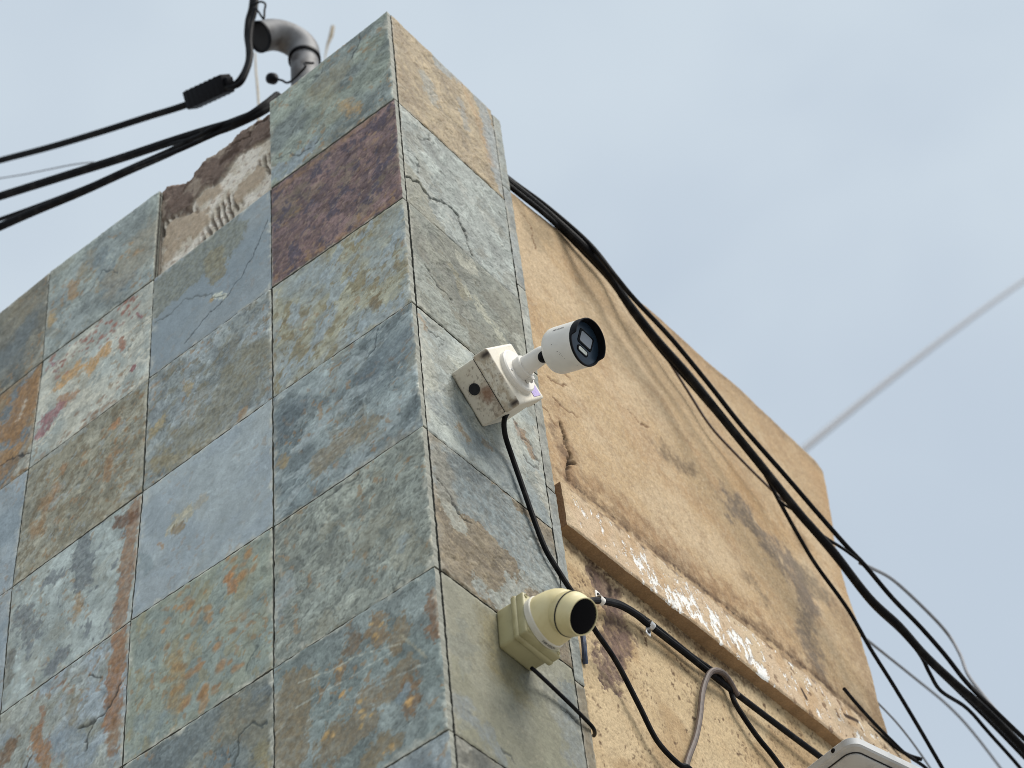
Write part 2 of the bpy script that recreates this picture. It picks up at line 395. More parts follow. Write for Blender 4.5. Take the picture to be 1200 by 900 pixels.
# marks: ('p', photo points, half width m, colour, strength, softness m, raggedness m)   a patch or streak
#        ('s', photo points, reach m, count, rmin, rmax, colour, strength)               scattered spots
#        ('c', photo points, half width m, depth m, colour)                              an open crack or cleft edge
RUST, ORANGE, TAN, BROWN = (146, 98, 62), (176, 122, 70), (150, 128, 98), (112, 84, 62)
BLUE, PALE, DEEP, OLIVE = (134, 148, 160), (166, 178, 178), (92, 104, 112), (122, 122, 106)
LT = {
 (0, 0): tile_spec((126, 138, 132), (112, 124, 126), 0.9, 25, 2.0, 10, 6, 0.6, lime=0.5, marks=[
     ('p', [(400, 122), (418, 130)], 0.010, (160, 126, 82), 0.85, 0.014, 0.016), ('p', [(395, 85), (375, 110)], 0.03, (140, 132, 108), 0.5, 0.02, 0.03),
     ('p', [(318, 205), (345, 192), (362, 175)], 0.020, (128, 144, 158), 0.85, 0.003, 0.014),
     ('c', [(322, 188), (340, 180), (352, 182), (375, 165)], 0.0022, 0.0012, (82, 92, 96)),
     ('c', [(424, 35), (420, 52), (412, 70)], 0.0020, 0.001, (70, 78, 84)), ('c', [(382, 72), (376, 88), (350, 100)], 0.0016, 0.001, (84, 92, 94))]),
 (0, 2): tile_spec((124, 136, 140), (140, 152, 152), 0.9, 30, 2.0, 8, 5, 0.5, marks=[
     ('p', [(118, 300), (128, 340), (150, 330)], 0.020, (110, 126, 136), 0.8, 0.006, 0.02), ('p', [(170, 280), (165, 300), (140, 325)], 0.045, (132, 128, 118), 0.75, 0.02, 0.03),
     ('p', [(84, 332), (87, 345)], 0.012, (150, 112, 74), 0.75, 0.006, 0.01), ('p', [(60, 372), (62, 378)], 0.010, (168, 134, 84), 0.7, 0.006, 0.008),
     ('p', [(105, 300), (95, 320)], 0.014, (146, 126, 96), 0.5, 0.01, 0.02), ('s', [(150, 290), (155, 305)], 0.04, 14, 0.004, 0.010, (160, 120, 80), 0.6),
     ('c', [(92, 352), (108, 338), (120, 318), (138, 318)], 0.002, 0.0012, (86, 96, 102))]),
 (0, 3): tile_spec((100, 106, 106), (112, 112, 104), 0.7, 20, 2.5, 8, 5, 0.6, marks=[
     ('p', [(30, 390), (10, 420)], 0.04, (96, 108, 116), 0.7, 0.02, 0.03), ('p', [(45, 350), (20, 360)], 0.03, (118, 112, 98), 0.6, 0.02, 0.02)]),
 (1, 0): tile_spec((114, 92, 93), (100, 82, 85), 0.8, 35, 1.4, 16, 5, 0.9, lime=0.05, tint=0.14, mott=[
     (18, 0.22, (74, 70, 88), 0.8, 1.3, 50), (60, 0.26, (142, 118, 106), 0.45, 1.3, 40), (40, 0.24, (80, 68, 80), 0.6, 1.3, 20)], marks=[
     ('p', [(448, 142), (430, 152)], 0.012, (70, 66, 86), 0.7, 0.008, 0.014), ('p', [(330, 220), (440, 135)], 0.006, (146, 108, 78), 0.5, 0.010, 0.012),
     ('p', [(322, 325), (400, 278), (460, 235)], 0.004, (150, 110, 80), 0.6, 0.008, 0.01)]),
 (1, 1): tile_spec((122, 138, 152), (127, 141, 153), 0.16, 10, 2.5, 7, 2, 0.14, lime=0.55, marks=[
     ('p', [(190, 345), (205, 330), (240, 300), (262, 285)], 0.052, (114, 120, 114), 0.95, 0.003, 0.016), ('p', [(250, 300), (255, 320)], 0.022, (122, 118, 98), 0.9, 0.004, 0.01),
     ('p', [(252, 346), (262, 348)], 0.006, (190, 196, 184), 0.8, 0.003, 0.006), ('p', [(248, 350)], 0.006, (164, 134, 84), 0.8, 0.004, 0.004),
     ('c', [(313, 258), (300, 290), (285, 318), (265, 348), (240, 372), (217, 402)], 0.0016, 0.001, (70, 80, 88)),
     ('c', [(182, 377), (200, 368), (215, 352), (235, 345), (262, 347)], 0.002, 0.0012, (96, 106, 112))]),
 (1, 2): tile_spec((168, 172, 166), (150, 160, 160), 0.6, 30, 1.8, 11, 5, 0.5, lime=0.4, mott=[(14, 0.24, (188, 188, 178), 0.6, 2, 20)], marks=[
     ('p', [(72, 448), (90, 432), (112, 425), (122, 412)], 0.014, (176, 128, 74), 0.9, 0.008, 0.022), ('p', [(85, 462), (75, 470)], 0.016, (150, 100, 70), 0.75, 0.008, 0.02),
     ('p', [(45, 508), (55, 492), (68, 480)], 0.016, (140, 92, 100), 0.9, 0.005, 0.018), ('p', [(110, 355), (140, 345), (130, 380)], 0.03, (138, 146, 146), 0.6, 0.01, 0.03),
     ('s', [(60, 430), (110, 390), (160, 350)], 0.055, 100, 0.003, 0.0085, (140, 84, 80), 0.95), ('s', [(70, 520), (140, 460)], 0.035, 60, 0.003, 0.009, (140, 112, 96), 0.85),
     ('s', [(60, 425), (68, 430)], 0.014, 14, 0.002, 0.005, (132, 78, 92), 0.85), ('p', [(160, 367), (165, 372)], 0.003, (132, 74, 80), 0.9, 0.003, 0.003),
     ('p', [(155, 432)], 0.008, (132, 78, 82), 0.9, 0.003, 0.003), ('p', [(142, 398), (144, 408)], 0.006, (146, 92, 80), 0.9, 0.003, 0.004),
     ('c', [(178, 370), (165, 380), (155, 398), (150, 410)], 0.0015, 0.001, (110, 120, 122))]),
 (1, 3): tile_spec((112, 122, 130), (130, 112, 92), 0.7, 40, 1.8, 9, 4, 0.6, mix=0.35, mott=[(12, 0.10, (122, 92, 64), 0.75, 1.4, 40), (30, 0.2, (150, 108, 70), 0.6, 1.4, 40)], marks=[
     ('p', [(5, 505), (25, 490), (38, 450)], 0.035, (142, 100, 62), 0.9, 0.008, 0.03), ('p', [(0, 540), (15, 530)], 0.02, (150, 108, 66), 0.85, 0.008, 0.02),
     ('p', [(28, 540), (35, 530)], 0.02, (150, 160, 160), 0.7, 0.008, 0.02), ('p', [(30, 470), (22, 490)], 0.005, (184, 178, 168), 0.7, 0.004, 0.008),
     ('c', [(0, 545), (15, 536), (33, 531)], 0.0022, 0.001, (60, 60, 62))]),
 (2, 0): tile_spec((146, 148, 132), (134, 144, 146), 0.55, 30, 1.5, 18, 4, 0.5, lime=0.5, mott=[
     (20, 0.14, (126, 116, 88), 0.75, 1.3, 40), (12, 0.22, (136, 152, 164), 0.75, 1.6, 60), (40, 0.34, (112, 98, 72), 0.6, 1.4, 40)], marks=[
     ('p', [(438, 352), (441, 357)], 0.009, (104, 86, 64), 0.8, 0.008, 0.006), ('p', [(350, 320), (362, 335)], 0.035, (138, 154, 164), 0.6, 0.02, 0.03),
     ('p', [(460, 260), (440, 290)], 0.03, (136, 152, 160), 0.5, 0.02, 0.03), ('s', [(340, 400), (400, 380), (440, 330)], 0.09, 44, 0.004, 0.010, (122, 106, 74), 0.5)]),
 (2, 1): tile_spec((118, 128, 132), (130, 142, 150), 0.75, 15, 2.0, 12, 6, 0.7, lime=0.55, mott=[(26, 0.22, (112, 106, 84), 0.5, 1.5, 30)], marks=[
     ('p', [(210, 530), (250, 490), (280, 440), (300, 420)], 0.045, (120, 118, 102), 0.75, 0.02, 0.035), ('p', [(220, 452), (222, 458)], 0.010, (150, 128, 84), 0.7, 0.006, 0.008),
     ('p', [(188, 496), (180, 505)], 0.012, (150, 130, 88), 0.75, 0.008, 0.014), ('p', [(285, 482), (283, 488)], 0.008, (156, 116, 76), 0.7, 0.005, 0.006),
     ('p', [(185, 540), (240, 525)], 0.012, (144, 128, 92), 0.5, 0.010, 0.02)]),
 (2, 2): tile_spec((128, 126, 112), (138, 138, 126), 0.7, 40, 1.6, 14, 5, 0.8, mott=[(24, 0.2, (112, 98, 76), 0.6, 1.5, 60), (14, 0.24, (136, 146, 150), 0.6, 1.6, 30)], marks=[
     ('p', [(134, 498), (138, 494)], 0.010, (168, 112, 76), 0.85, 0.006, 0.008), ('p', [(126, 540), (125, 560)], 0.010, (140, 98, 64), 0.7, 0.006, 0.012),
     ('p', [(50, 590), (60, 580), (45, 620)], 0.014, (146, 106, 68), 0.7, 0.010, 0.02), ('p', [(75, 545), (74, 550)], 0.008, (150, 104, 70), 0.7, 0.006, 0.008),
     ('p', [(155, 620), (157, 590)], 0.014, (104, 70, 54), 0.85, 0.008, 0.012), ('p', [(140, 600), (100, 640)], 0.02, (128, 112, 88), 0.5, 0.02, 0.02),
     ('s', [(60, 600), (120, 550), (150, 480)], 0.07, 60, 0.003, 0.009, (148, 106, 70), 0.7)]),
 (2, 3): tile_spec((120, 136, 150), (134, 148, 160), 0.3, 10, 2, 8, 3, 0.4),
 (3, 0): tile_spec((104, 118, 125), (126, 140, 146), 0.85, 14, 1.7, 9, 7, 0.6, lime=0.5, mott=[(11, 0.12, (140, 154, 162), 0.7, 2.4, 12)], marks=[
     ('p', [(372, 545), (400, 520), (430, 500)], 0.020, (126, 116, 98), 0.8, 0.008, 0.02), ('p', [(420, 560), (470, 520)], 0.02, (116, 108, 94), 0.6, 0.012, 0.02),
     ('p', [(331, 540), (333, 543)], 0.010, (146, 122, 80), 0.7, 0.008, 0.008), ('p', [(345, 480), (330, 500)], 0.03, (78, 92, 102), 0.7, 0.015, 0.02),
     ('p', [(470, 400), (440, 430)], 0.03, (96, 112, 124), 0.7, 0.02, 0.02), ('c', [(445, 385), (440, 405), (430, 420)], 0.0018, 0.001, (72, 84, 92))]),
 (3, 1): tile_spec((136, 151, 164), (144, 158, 168), 0.22, 15, 2.0, 10, 3, 0.28, lime=0.6, marks=[
     ('p', [(205, 612), (218, 602)], 0.014, (162, 156, 134), 0.85, 0.004, 0.014), ('p', [(203, 622), (212, 618)], 0.008, (128, 106, 74), 0.8, 0.005, 0.010),
     ('p', [(190, 642), (187, 636)], 0.004, (150, 112, 76), 0.8, 0.004, 0.006), ('p', [(238, 585), (232, 590)], 0.010, (158, 138, 106), 0.4, 0.008, 0.012),
     ('p', [(165, 655), (172, 665)], 0.012, (108, 126, 136), 0.6, 0.004, 0.010)]),
 (3, 2): tile_spec((150, 164, 168), (138, 150, 152), 0.5, 20, 1.6, 12, 3, 0.5, mott=[(14, 0.28, (112, 122, 130), 0.9, 1.4, 60)], marks=[
     ('p', [(95, 640), (98, 680)], 0.022, (104, 114, 122), 0.9, 0.003, 0.014), ('p', [(25, 720), (35, 740)], 0.020, (106, 114, 120), 0.85, 0.004, 0.018),
     ('p', [(60, 780), (70, 770)], 0.016, (104, 112, 120), 0.8, 0.004, 0.016), ('p', [(8, 800), (12, 770)], 0.012, (104, 104, 98), 0.8, 0.006, 0.012),
     ('p', [(92, 700), (91, 720)], 0.008, (146, 112, 74), 0.75, 0.008, 0.010), ('p', [(158, 595), (150, 660), (137, 740)], 0.018, (138, 96, 68), 0.82, 0.006, 0.014),
     ('p', [(155, 605), (138, 612)], 0.012, (104, 68, 50), 0.85, 0.006, 0.014), ('s', [(40, 650), (60, 690), (40, 770)], 0.04, 22, 0.002, 0.005, (112, 108, 96), 0.7)]),
 (3, 3): tile_spec((124, 140, 154), (138, 150, 160), 0.3, 10, 2, 9, 3, 0.4),
 (4, 0): tile_spec((122, 131, 128), (132, 140, 135), 0.8, 25, 1.4, 18, 6, 1.0, lime=0.6, mott=[(40, 0.25, (96, 104, 102), 0.6, 2, 30)], marks=[
     ('p', [(330, 690), (325, 720)], 0.02, (138, 152, 160), 0.6, 0.010, 0.02), ('p', [(470, 640), (475, 632)], 0.010, (124, 142, 154), 0.6, 0.006, 0.01),
     ('p', [(415, 660), (408, 668)], 0.010, (130, 146, 154), 0.5, 0.006, 0.012), ('c', [(378, 585), (400, 572), (420, 556)], 0.0016, 0.001, (84, 92, 92))]),
 (4, 1): tile_spec((124, 138, 136), (132, 142, 132), 0.45, 30, 1.6, 14, 4, 0.6, lime=0.6, mott=[(18, 0.24, (136, 128, 98), 0.55, 1.5, 60)], marks=[
     ('s', [(200, 740), (250, 700), (290, 650)], 0.07, 46, 0.005, 0.012, (152, 110, 68), 0.85), ('s', [(200, 790), (240, 810), (280, 770)], 0.05, 30, 0.005, 0.013, (148, 104, 66), 0.85),
     ('p', [(206, 770), (206, 830)], 0.014, (146, 118, 76), 0.7, 0.012, 0.014), ('p', [(240, 810), (238, 830)], 0.008, (150, 108, 66), 0.75, 0.006, 0.008),
     ('p', [(268, 676), (273, 690)], 0.008, (160, 104, 62), 0.85, 0.005, 0.008), ('p', [(170, 850), (180, 845)], 0.02, (112, 130, 140), 0.6, 0.01, 0.02),
     ('c', [(302, 755), (296, 770), (288, 785)], 0.0018, 0.001, (92, 104, 104))]),
 (4, 2): tile_spec((134, 148, 160), (142, 150, 148), 0.7, 30, 1.6, 10, 5, 0.6, mott=[(16, 0.25, (118, 118, 106), 0.6, 1.5, 30)], marks=[
     ('p', [(140, 745), (135, 790), (131, 845)], 0.017, (140, 94, 64), 0.9, 0.006, 0.010), ('p', [(40, 860), (48, 880), (55, 895)], 0.014, (142, 96, 62), 0.9, 0.006, 0.016),
     ('p', [(10, 880), (0, 890)], 0.02, (116, 84, 62), 0.85, 0.006, 0.014), ('p', [(136, 850), (132, 880)], 0.012, (132, 92, 62), 0.8, 0.008, 0.012),
     ('p', [(85, 825), (88, 838)], 0.012, (126, 120, 104), 0.7, 0.008, 0.012), ('s', [(60, 805), (90, 800)], 0.02, 8, 0.004, 0.008, (138, 92, 60), 0.85),
     ('p', [(50, 830), (48, 850)], 0.006, (138, 88, 62), 0.7, 0.006, 0.008), ('p', [(75, 870), (95, 890)], 0.025, (120, 138, 156), 0.7, 0.01, 0.02),
     ('c', [(142, 800), (128, 828), (112, 845), (92, 852)], 0.003, 0.002, (62, 66, 66)), ('c', [(112, 845), (102, 862), (100, 880)], 0.002, 0.0015, (66, 70, 70)),
     ('c', [(104, 790), (118, 793)], 0.002, 0.001, (60, 64, 66)), ('c', [(38, 884), (30, 898)], 0.0025, 0.0014, (60, 54, 50))]),
 (5, 0): tile_spec((112, 126, 128), (122, 135, 138), 0.7, 20, 1.8, 9, 6, 0.6, lime=0.45, wide=0.82, marks=[
     ('p', [(345, 810), (340, 850), (335, 895)], 0.050, (122, 106, 82), 0.85, 0.006, 0.014), ('p', [(472, 795), (440, 815), (420, 850), (395, 870)], 0.034, (122, 106, 84), 0.8, 0.006, 0.03),
     ('p', [(440, 735), (445, 745)], 0.024, (126, 100, 72), 0.85, 0.008, 0.018), ('p', [(472, 740), (466, 752)], 0.022, (124, 104, 78), 0.8, 0.008, 0.02),
     ('p', [(508, 700), (512, 740)], 0.018, (124, 86, 60), 0.85, 0.006, 0.014), ('p', [(480, 800), (482, 830)], 0.016, (120, 90, 64), 0.85, 0.006, 0.014),
     ('p', [(398, 780), (400, 790)], 0.012, (130, 100, 68), 0.8, 0.008, 0.012), ('p', [(430, 890), (450, 875)], 0.024, (122, 104, 76), 0.8, 0.008, 0.02),
     ('p', [(412, 745), (413, 760)], 0.016, (112, 90, 70), 0.8, 0.008, 0.014), ('p', [(380, 868), (388, 862)], 0.018, (116, 98, 72), 0.8, 0.008, 0.014),
     ('s', [(440, 735), (443, 745)], 0.010, 4, 0.004, 0.008, (186, 142, 76), 0.9), ('s', [(403, 812)], 0.006, 3, 0.004, 0.009, (184, 136, 74), 0.9),
     ('s', [(398, 783)], 0.006, 3, 0.003, 0.006, (176, 134, 76), 0.9), ('s', [(425, 822), (432, 842)], 0.012, 6, 0.003, 0.007, (176, 140, 84), 0.9),
     ('s', [(480, 822)], 0.008, 3, 0.003, 0.008, (184, 138, 78), 0.9), ('s', [(380, 868), (390, 862)], 0.012, 5, 0.003, 0.007, (172, 134, 80), 0.9),
     ('s', [(455, 880)], 0.01, 4, 0.003, 0.007, (168, 130, 76), 0.9), ('p', [(478, 806), (470, 818)], 0.010, (112, 130, 142), 0.9, 0.003, 0.006),
     ('p', [(350, 800), (390, 785), (415, 770), (470, 755)], 0.0012, (172, 178, 170), 0.7, 0.002, 0.002), ('p', [(345, 830), (400, 800), (460, 765)], 0.001, (164, 172, 168), 0.6, 0.002, 0.002),
     ('p', [(470, 745), (500, 770)], 0.002, (156, 152, 132), 0.6, 0.003, 0.003), ('p', [(360, 845), (470, 790), (520, 770)], 0.001, (160, 170, 170), 0.5, 0.002, 0.003)]),
 (5, 1): tile_spec((116, 124, 122), (100, 112, 118), 0.8, 20, 1.8, 10, 5, 0.6, lime=0.8, marks=[
     ('p', [(210, 880), (240, 855)], 0.030, (98, 110, 116), 0.8, 0.005, 0.02), ('p', [(270, 840), (300, 850)], 0.03, (114, 112, 98), 0.7, 0.012, 0.02),
     ('p', [(306, 880), (312, 895)], 0.014, (134, 124, 88), 0.7, 0.01, 0.014), ('c', [(275, 895), (282, 860), (295, 848), (312, 850)], 0.0025, 0.0014, (70, 78, 78))]),
 (6, 0): tile_spec((116, 130, 144), (126, 138, 146), 0.6, 20, 2, 9, 5, 0.6, lime=0.6),
}
GEN = [tile_spec((118, 132, 138), (136, 148, 150), 0.7, 20, 2, 9, 5, 0.6), tile_spec((126, 126, 112), (136, 140, 128), 0.6, 30, 1.7, 13, 5, 0.7),
       tile_spec((108, 118, 120), (122, 128, 124), 0.8, 15, 2.2, 12, 6, 0.7), tile_spec((138, 120, 96), (120, 130, 136), 0.7, 35, 1.7, 9, 5, 0.6)]
RT = {
 0: tile_spec((176, 154, 122), (164, 142, 112), 0.6, -40, 1.7, 14, 5, 0.8, lime=0.3, mott=[(30, 0.2, (146, 120, 90), 0.6, 1.5, -50), (40, 0.3, (198, 176, 136), 0.5, 1.5, -50)], marks=[
     ('p', [(560, 110), (572, 150), (582, 200)], 0.020, (146, 158, 166), 0.95, 0.004, 0.010), ('p', [(592, 180), (590, 225), (575, 160)], 0.018, (150, 162, 170), 0.9, 0.004, 0.010),
     ('p', [(515, 75), (530, 85)], 0.020, (150, 162, 170), 0.9, 0.006, 0.014), ('p', [(500, 92), (506, 115)], 0.016, (156, 160, 156), 0.8, 0.008, 0.014),
     ('p', [(540, 120), (546, 150)], 0.010, (146, 152, 154), 0.7, 0.006, 0.012), ('p', [(535, 85), (560, 140), (574, 190)], 0.008, (178, 130, 80), 0.6, 0.012, 0.01),
     ('p', [(480, 60), (470, 90), (490, 120)], 0.02, (150, 124, 92), 0.5, 0.02, 0.02), ('c', [(578, 130), (585, 150), (588, 200)], 0.0018, 0.001, (100, 108, 112))]),
 1: tile_spec((160, 174, 176), (148, 160, 162), 0.7, -25, 2.0, 14, 5, 0.7, lime=0.35, mott=[(34, 0.27, (124, 136, 140), 0.6, 2, -40), (9, 0.3, (182, 190, 188), 0.5, 2, -30)], marks=[
     ('p', [(478, 215), (490, 250), (515, 285), (535, 318)], 0.050, (142, 144, 130), 0.9, 0.004, 0.012), ('p', [(480, 280), (500, 300)], 0.03, (134, 140, 134), 0.6, 0.02, 0.02),
     ('c', [(475, 206), (492, 215), (503, 232), (520, 236), (535, 250), (545, 272), (552, 298)], 0.0030, 0.0026, (76, 84, 82)),
     ('c', [(478, 176), (490, 190), (491, 204)], 0.0022, 0.0014, (84, 94, 96)), ('c', [(486, 265), (500, 278), (515, 300)], 0.0022, 0.0014, (96, 102, 98)),
     ('c', [(488, 160), (500, 166), (503, 152)], 0.0016, 0.001, (104, 114, 116))]),
 2: tile_spec((128, 133, 124), (120, 128, 122), 0.6, -30, 2.2, 12, 5, 0.7, lime=0.45, marks=[
     ('p', [(490, 320), (515, 355), (535, 385)], 0.030, (150, 162, 160), 0.8, 0.008, 0.03), ('p', [(525, 310), (545, 345)], 0.012, (138, 132, 104), 0.7, 0.006, 0.02),
     ('p', [(540, 305), (548, 315), (552, 310)], 0.014, (172, 176, 164), 0.85, 0.003, 0.014), ('p', [(548, 342), (560, 355), (572, 375), (588, 400)], 0.010, (176, 180, 164), 0.85, 0.003, 0.016),
     ('p', [(608, 400), (612, 410)], 0.014, (178, 184, 176), 0.8, 0.003, 0.012), ('p', [(480, 340), (495, 362)], 0.012, (186, 192, 184), 0.7, 0.008, 0.016),
     ('c', [(498, 312), (512, 335), (530, 352)], 0.002, 0.0014, (92, 100, 96)), ('p', [(532, 382)], 0.002, (60, 64, 66), 0.8, 0.002, 0.001)]),
 3: tile_spec((174, 186, 186), (158, 172, 176), 0.7, -30, 2.0, 10, 5, 0.5, lime=0.7, mott=[(10, 0.2, (188, 196, 192), 0.6, 2, -30)], marks=[
     ('p', [(492, 400), (500, 430), (505, 470)], 0.020, (184, 190, 182), 0.7, 0.012, 0.02), ('p', [(490, 368), (498, 382)], 0.006, (172, 136, 98), 0.7, 0.004, 0.010),
     ('p', [(520, 480), (560, 520), (600, 560), (630, 590)], 0.030, (128, 146, 158), 0.8, 0.015, 0.03), ('p', [(538, 502), (545, 510)], 0.008, (150, 126, 94), 0.75, 0.005, 0.012),
     ('p', [(565, 515), (576, 528)], 0.006, (146, 124, 98), 0.7, 0.005, 0.012), ('p', [(612, 508), (620, 525), (624, 535)], 0.009, (154, 116, 82), 0.85, 0.003, 0.010),
     ('p', [(604, 496), (608, 510)], 0.004, (150, 112, 90), 0.7, 0.003, 0.006), ('c', [(604, 495), (612, 515), (622, 522), (628, 536)], 0.002, 0.0012, (110, 100, 96)),
     ('c', [(615, 535), (620, 545), (630, 548), (632, 540), (624, 534)], 0.0018, 0.0012, (110, 112, 112)), ('c', [(500, 385), (510, 392), (520, 400), (515, 412)], 0.0016, 0.001, (120, 130, 132)),
     ('p', [(632, 560), (640, 590)], 0.012, (178, 180, 172), 0.8, 0.006, 0.014), ('p', [(630, 500), (634, 540)], 0.010, (176, 180, 174), 0.7, 0.006, 0.014)]),
 4: tile_spec((140, 126, 106), (128, 112, 90), 0.7, -28, 2.0, 22, 5, 0.9, lime=0.3, mott=[(40, 0.22, (166, 148, 122), 0.6, 1.8, -28), (30, 0.3, (116, 98, 80), 0.6, 1.8, -28)], marks=[
     ('p', [(530, 560), (560, 580), (600, 620), (625, 650)], 0.062, (140, 156, 164), 0.97, 0.003, 0.012), ('p', [(545, 575), (590, 610)], 0.02, (126, 146, 158), 0.6, 0.02, 0.02),
     ('p', [(532, 545), (548, 540), (556, 556)], 0.02, (112, 126, 134), 0.8, 0.006, 0.014), ('p', [(524, 590), (535, 612)], 0.018, (170, 178, 174), 0.85, 0.004, 0.012),
     ('p', [(512, 520), (518, 560), (522, 580)], 0.022, (138, 136, 126), 0.85, 0.01, 0.02), ('p', [(558, 690), (590, 705), (620, 680), (650, 680)], 0.014, (156, 168, 170), 0.85, 0.004, 0.020),
     ('p', [(640, 640), (655, 665)], 0.020, (124, 122, 112), 0.8, 0.01, 0.016), ('c', [(512, 562), (528, 582), (536, 600), (550, 612)], 0.0025, 0.0018, (92, 96, 96)),
     ('c', [(585, 578), (592, 588), (598, 596)], 0.0018, 0.001, (104, 116, 122)), ('c', [(622, 625), (618, 640), (628, 660)], 0.0018, 0.001, (112, 124, 128))]),
 5: tile_spec((140, 142, 122), (148, 150, 134), 0.18, -25, 2.0, 6, 2, 0.35, lime=0.35, tint=0.03, mott=[(50, 0.3, (154, 152, 132), 0.5, 1.2, 0), (8, 0.3, (132, 140, 134), 0.5, 1.6, 30)], marks=[
     ('p', [(570, 720), (578, 780), (610, 815)], 0.018, (138, 124, 74), 0.6, 0.02, 0.014), ('p', [(655, 820), (675, 860), (680, 890)], 0.035, (132, 144, 152), 0.75, 0.015, 0.02),
     ('p', [(535, 825), (560, 850), (585, 880)], 0.018, (126, 140, 152), 0.75, 0.010, 0.02), ('p', [(650, 780), (640, 810)], 0.03, (154, 156, 142), 0.7, 0.015, 0.02),
     ('p', [(630, 820), (645, 850)], 0.02, (134, 136, 118), 0.6, 0.02, 0.02), ('p', [(670, 810), (668, 830)], 0.020, (110, 124, 132), 0.8, 0.004, 0.012),
     ('c', [(658, 830), (668, 838), (678, 846), (686, 850)], 0.002, 0.0014, (78, 84, 86)), ('c', [(590, 880), (600, 885), (604, 897)], 0.0022, 0.0012, (84, 92, 94))]),
 6: tile_spec((112, 114, 108), (92, 96, 94), 0.6, -25, 2, 14, 5, 0.8, lime=0.4, mott=[(20, 0.28, (160, 162, 156), 0.6, 1.6, 0)]),
}

def shade(spec, x, z, seed, gain, plane, W_, H_, u, v, right):
    a = math.radians(spec['angle']); ca, sa = math.cos(a), math.sin(a)
    X, Y = x * ca + z * sa, (-x * sa + z * ca) * (1 + (spec['stretch'] - 1) * 0.35)
    wx, wy = fbm(x, z, 14, seed + 5, 3) * 0.03, fbm(x, z, 14, seed + 6, 3) * 0.03
    n1 = fbm(X + wx, Y + wy, spec['freq'], seed, 5, 0.55)
    q = (n1 * 0.5 + 0.5) * spec['steps'] * 1.3
    fl = np.floor(q); fr = q - fl
    terr = fl + sstep(0.0, 0.09, fr)
    h = (terr - terr.mean()) * 0.00075 * spec['relief'] / max(1, spec['steps'] / 5)
    h += fbm(x * 0.8 + wx, z + wy, 46, seed + 40, 4, 0.6) * 0.00034 * spec['fine'] + fbm(x, z, 170, seed + 50, 2) * 0.00014 * spec['fine']
    col = np.empty(x.shape + (3,))
    m = sstep(-0.25, 0.25, fbm(X, Y, spec['freq'] * 0.7, seed + 9, 4) + (spec['mix'] - 0.5) * 0.8)
    col[:] = slate_lin(spec['base'], gain)
    col += (slate_lin(spec['base2'], gain) - col) * m[..., None]
    hs = _hash(fl, fl * 3 + 7, seed)                     # each leaf of the stone has its own tone
    col *= (1 + (hs - 0.5) * 2 * spec['tint'])[..., None]
    col *= (1 + fbm(x, z, 60, seed + 70, 5, 0.68) * (0.05 + 0.13 * spec['fine']) + fbm(x, z, 26, seed + 71, 3) * 0.09)[..., None]
    fx = fbm(x + wx * 0.4, z + wy * 0.4, 46, seed + 140, 5, 0.66); fl2 = fbm(x, z, 118, seed + 141, 3, 0.6)
    rag_ = 0.12 + 0.88 * spec['fine']
    col *= (1 + (sstep(0.06, 0.10, fx) - 0.4) * 0.11 * rag_ + (sstep(0.05, 0.16, fl2) - 0.35) * 0.08 * rag_)[..., None]
    pits = sstep(0.30, 0.38, fbm(x + 3, z, 95, seed + 142, 3)); flk = sstep(0.30, 0.38, fbm(x - 4, z, 85, seed + 143, 4, 0.6)); col *= (1 - 0.26 * pits * rag_ + 0.13 * flk * rag_)[..., None]
    h += (sstep(0.06, 0.10, fx) * 0.0002 + sstep(0.05, 0.16, fl2) * 0.0001 - pits * 0.0003) * rag_
    # thin leaves of stone split off with ragged coastlines, at two sizes
    g1 = fbm(x + wx, z * 1.25 + wy, 11, seed + 150, 6, 0.72); g2 = fbm(x, z, 27, seed + 151, 5, 0.72)
    a1 = sstep(0.09, 0.115, g1); a2 = sstep(0.10, 0.125, -g1); a3 = sstep(0.10, 0.13, g2); a4 = sstep(0.13, 0.16, -g2)
    g0 = fbm(x - 2 + wx * 1.5, z * 1.1 + wy * 1.5, 5.5, seed + 149, 7, 0.7); a0 = sstep(0.05, 0.068, g0)
    k_ = (0.2 + 0.8 * spec['relief']) * (0.35 + 0.65 * min(1, spec['fine'] / 0.6))
    col *= (1 + 0.22 * k_ * a1 - 0.18 * k_ * a2 + 0.15 * k_ * a3 - 0.15 * k_ * a4 + 0.17 * k_ * a0)[..., None]
    h += (a0 * 0.0008 + a1 * 0.0006 - a2 * 0.0005 + a3 * 0.0003 - a4 * 0.0003) * k_
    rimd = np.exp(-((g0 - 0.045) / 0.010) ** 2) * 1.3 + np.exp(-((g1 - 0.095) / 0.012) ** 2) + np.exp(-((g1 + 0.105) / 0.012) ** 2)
    col *= (1 - 0.26 * k_ * rimd)[..., None]  # drop shadow along the split leaf edges, painted into the colour
    brown = sstep(0.16, 0.24, fbm(x + 5, z, 9, seed + 160, 6, 0.7))[..., None] * (0.30 * min(1, spec['relief'] * 1.3) * (spec['wide'] > 1))
    col += (slate_lin((132, 122, 98), gain) - col) * brown
    if not right:                            # rust freckles
        frk = sstep(0.28, 0.36, fbm(x, z, 64, seed + 170, 3)) * sstep(0.0, 0.22, fbm(x, z, 8, seed + 171, 3))
        col += (slate_lin((142, 108, 74), gain) - col) * (frk * 0.6 * min(1, spec['fine'] * 1.8))[..., None]
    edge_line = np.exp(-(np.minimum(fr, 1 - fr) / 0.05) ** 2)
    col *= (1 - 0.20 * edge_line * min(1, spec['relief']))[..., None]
    var = (1 + fbm(x, z, 60, seed + 80, 4, 0.65) * 0.36 + (sstep(0.0, 0.10, fbm(x, z, 110, seed + 81, 3)) - 0.5) * 0.24)[..., None]
    ragn = [fbm(x, z, f, seed + 200, 6, 0.74) for f in (22, 38, 66)]
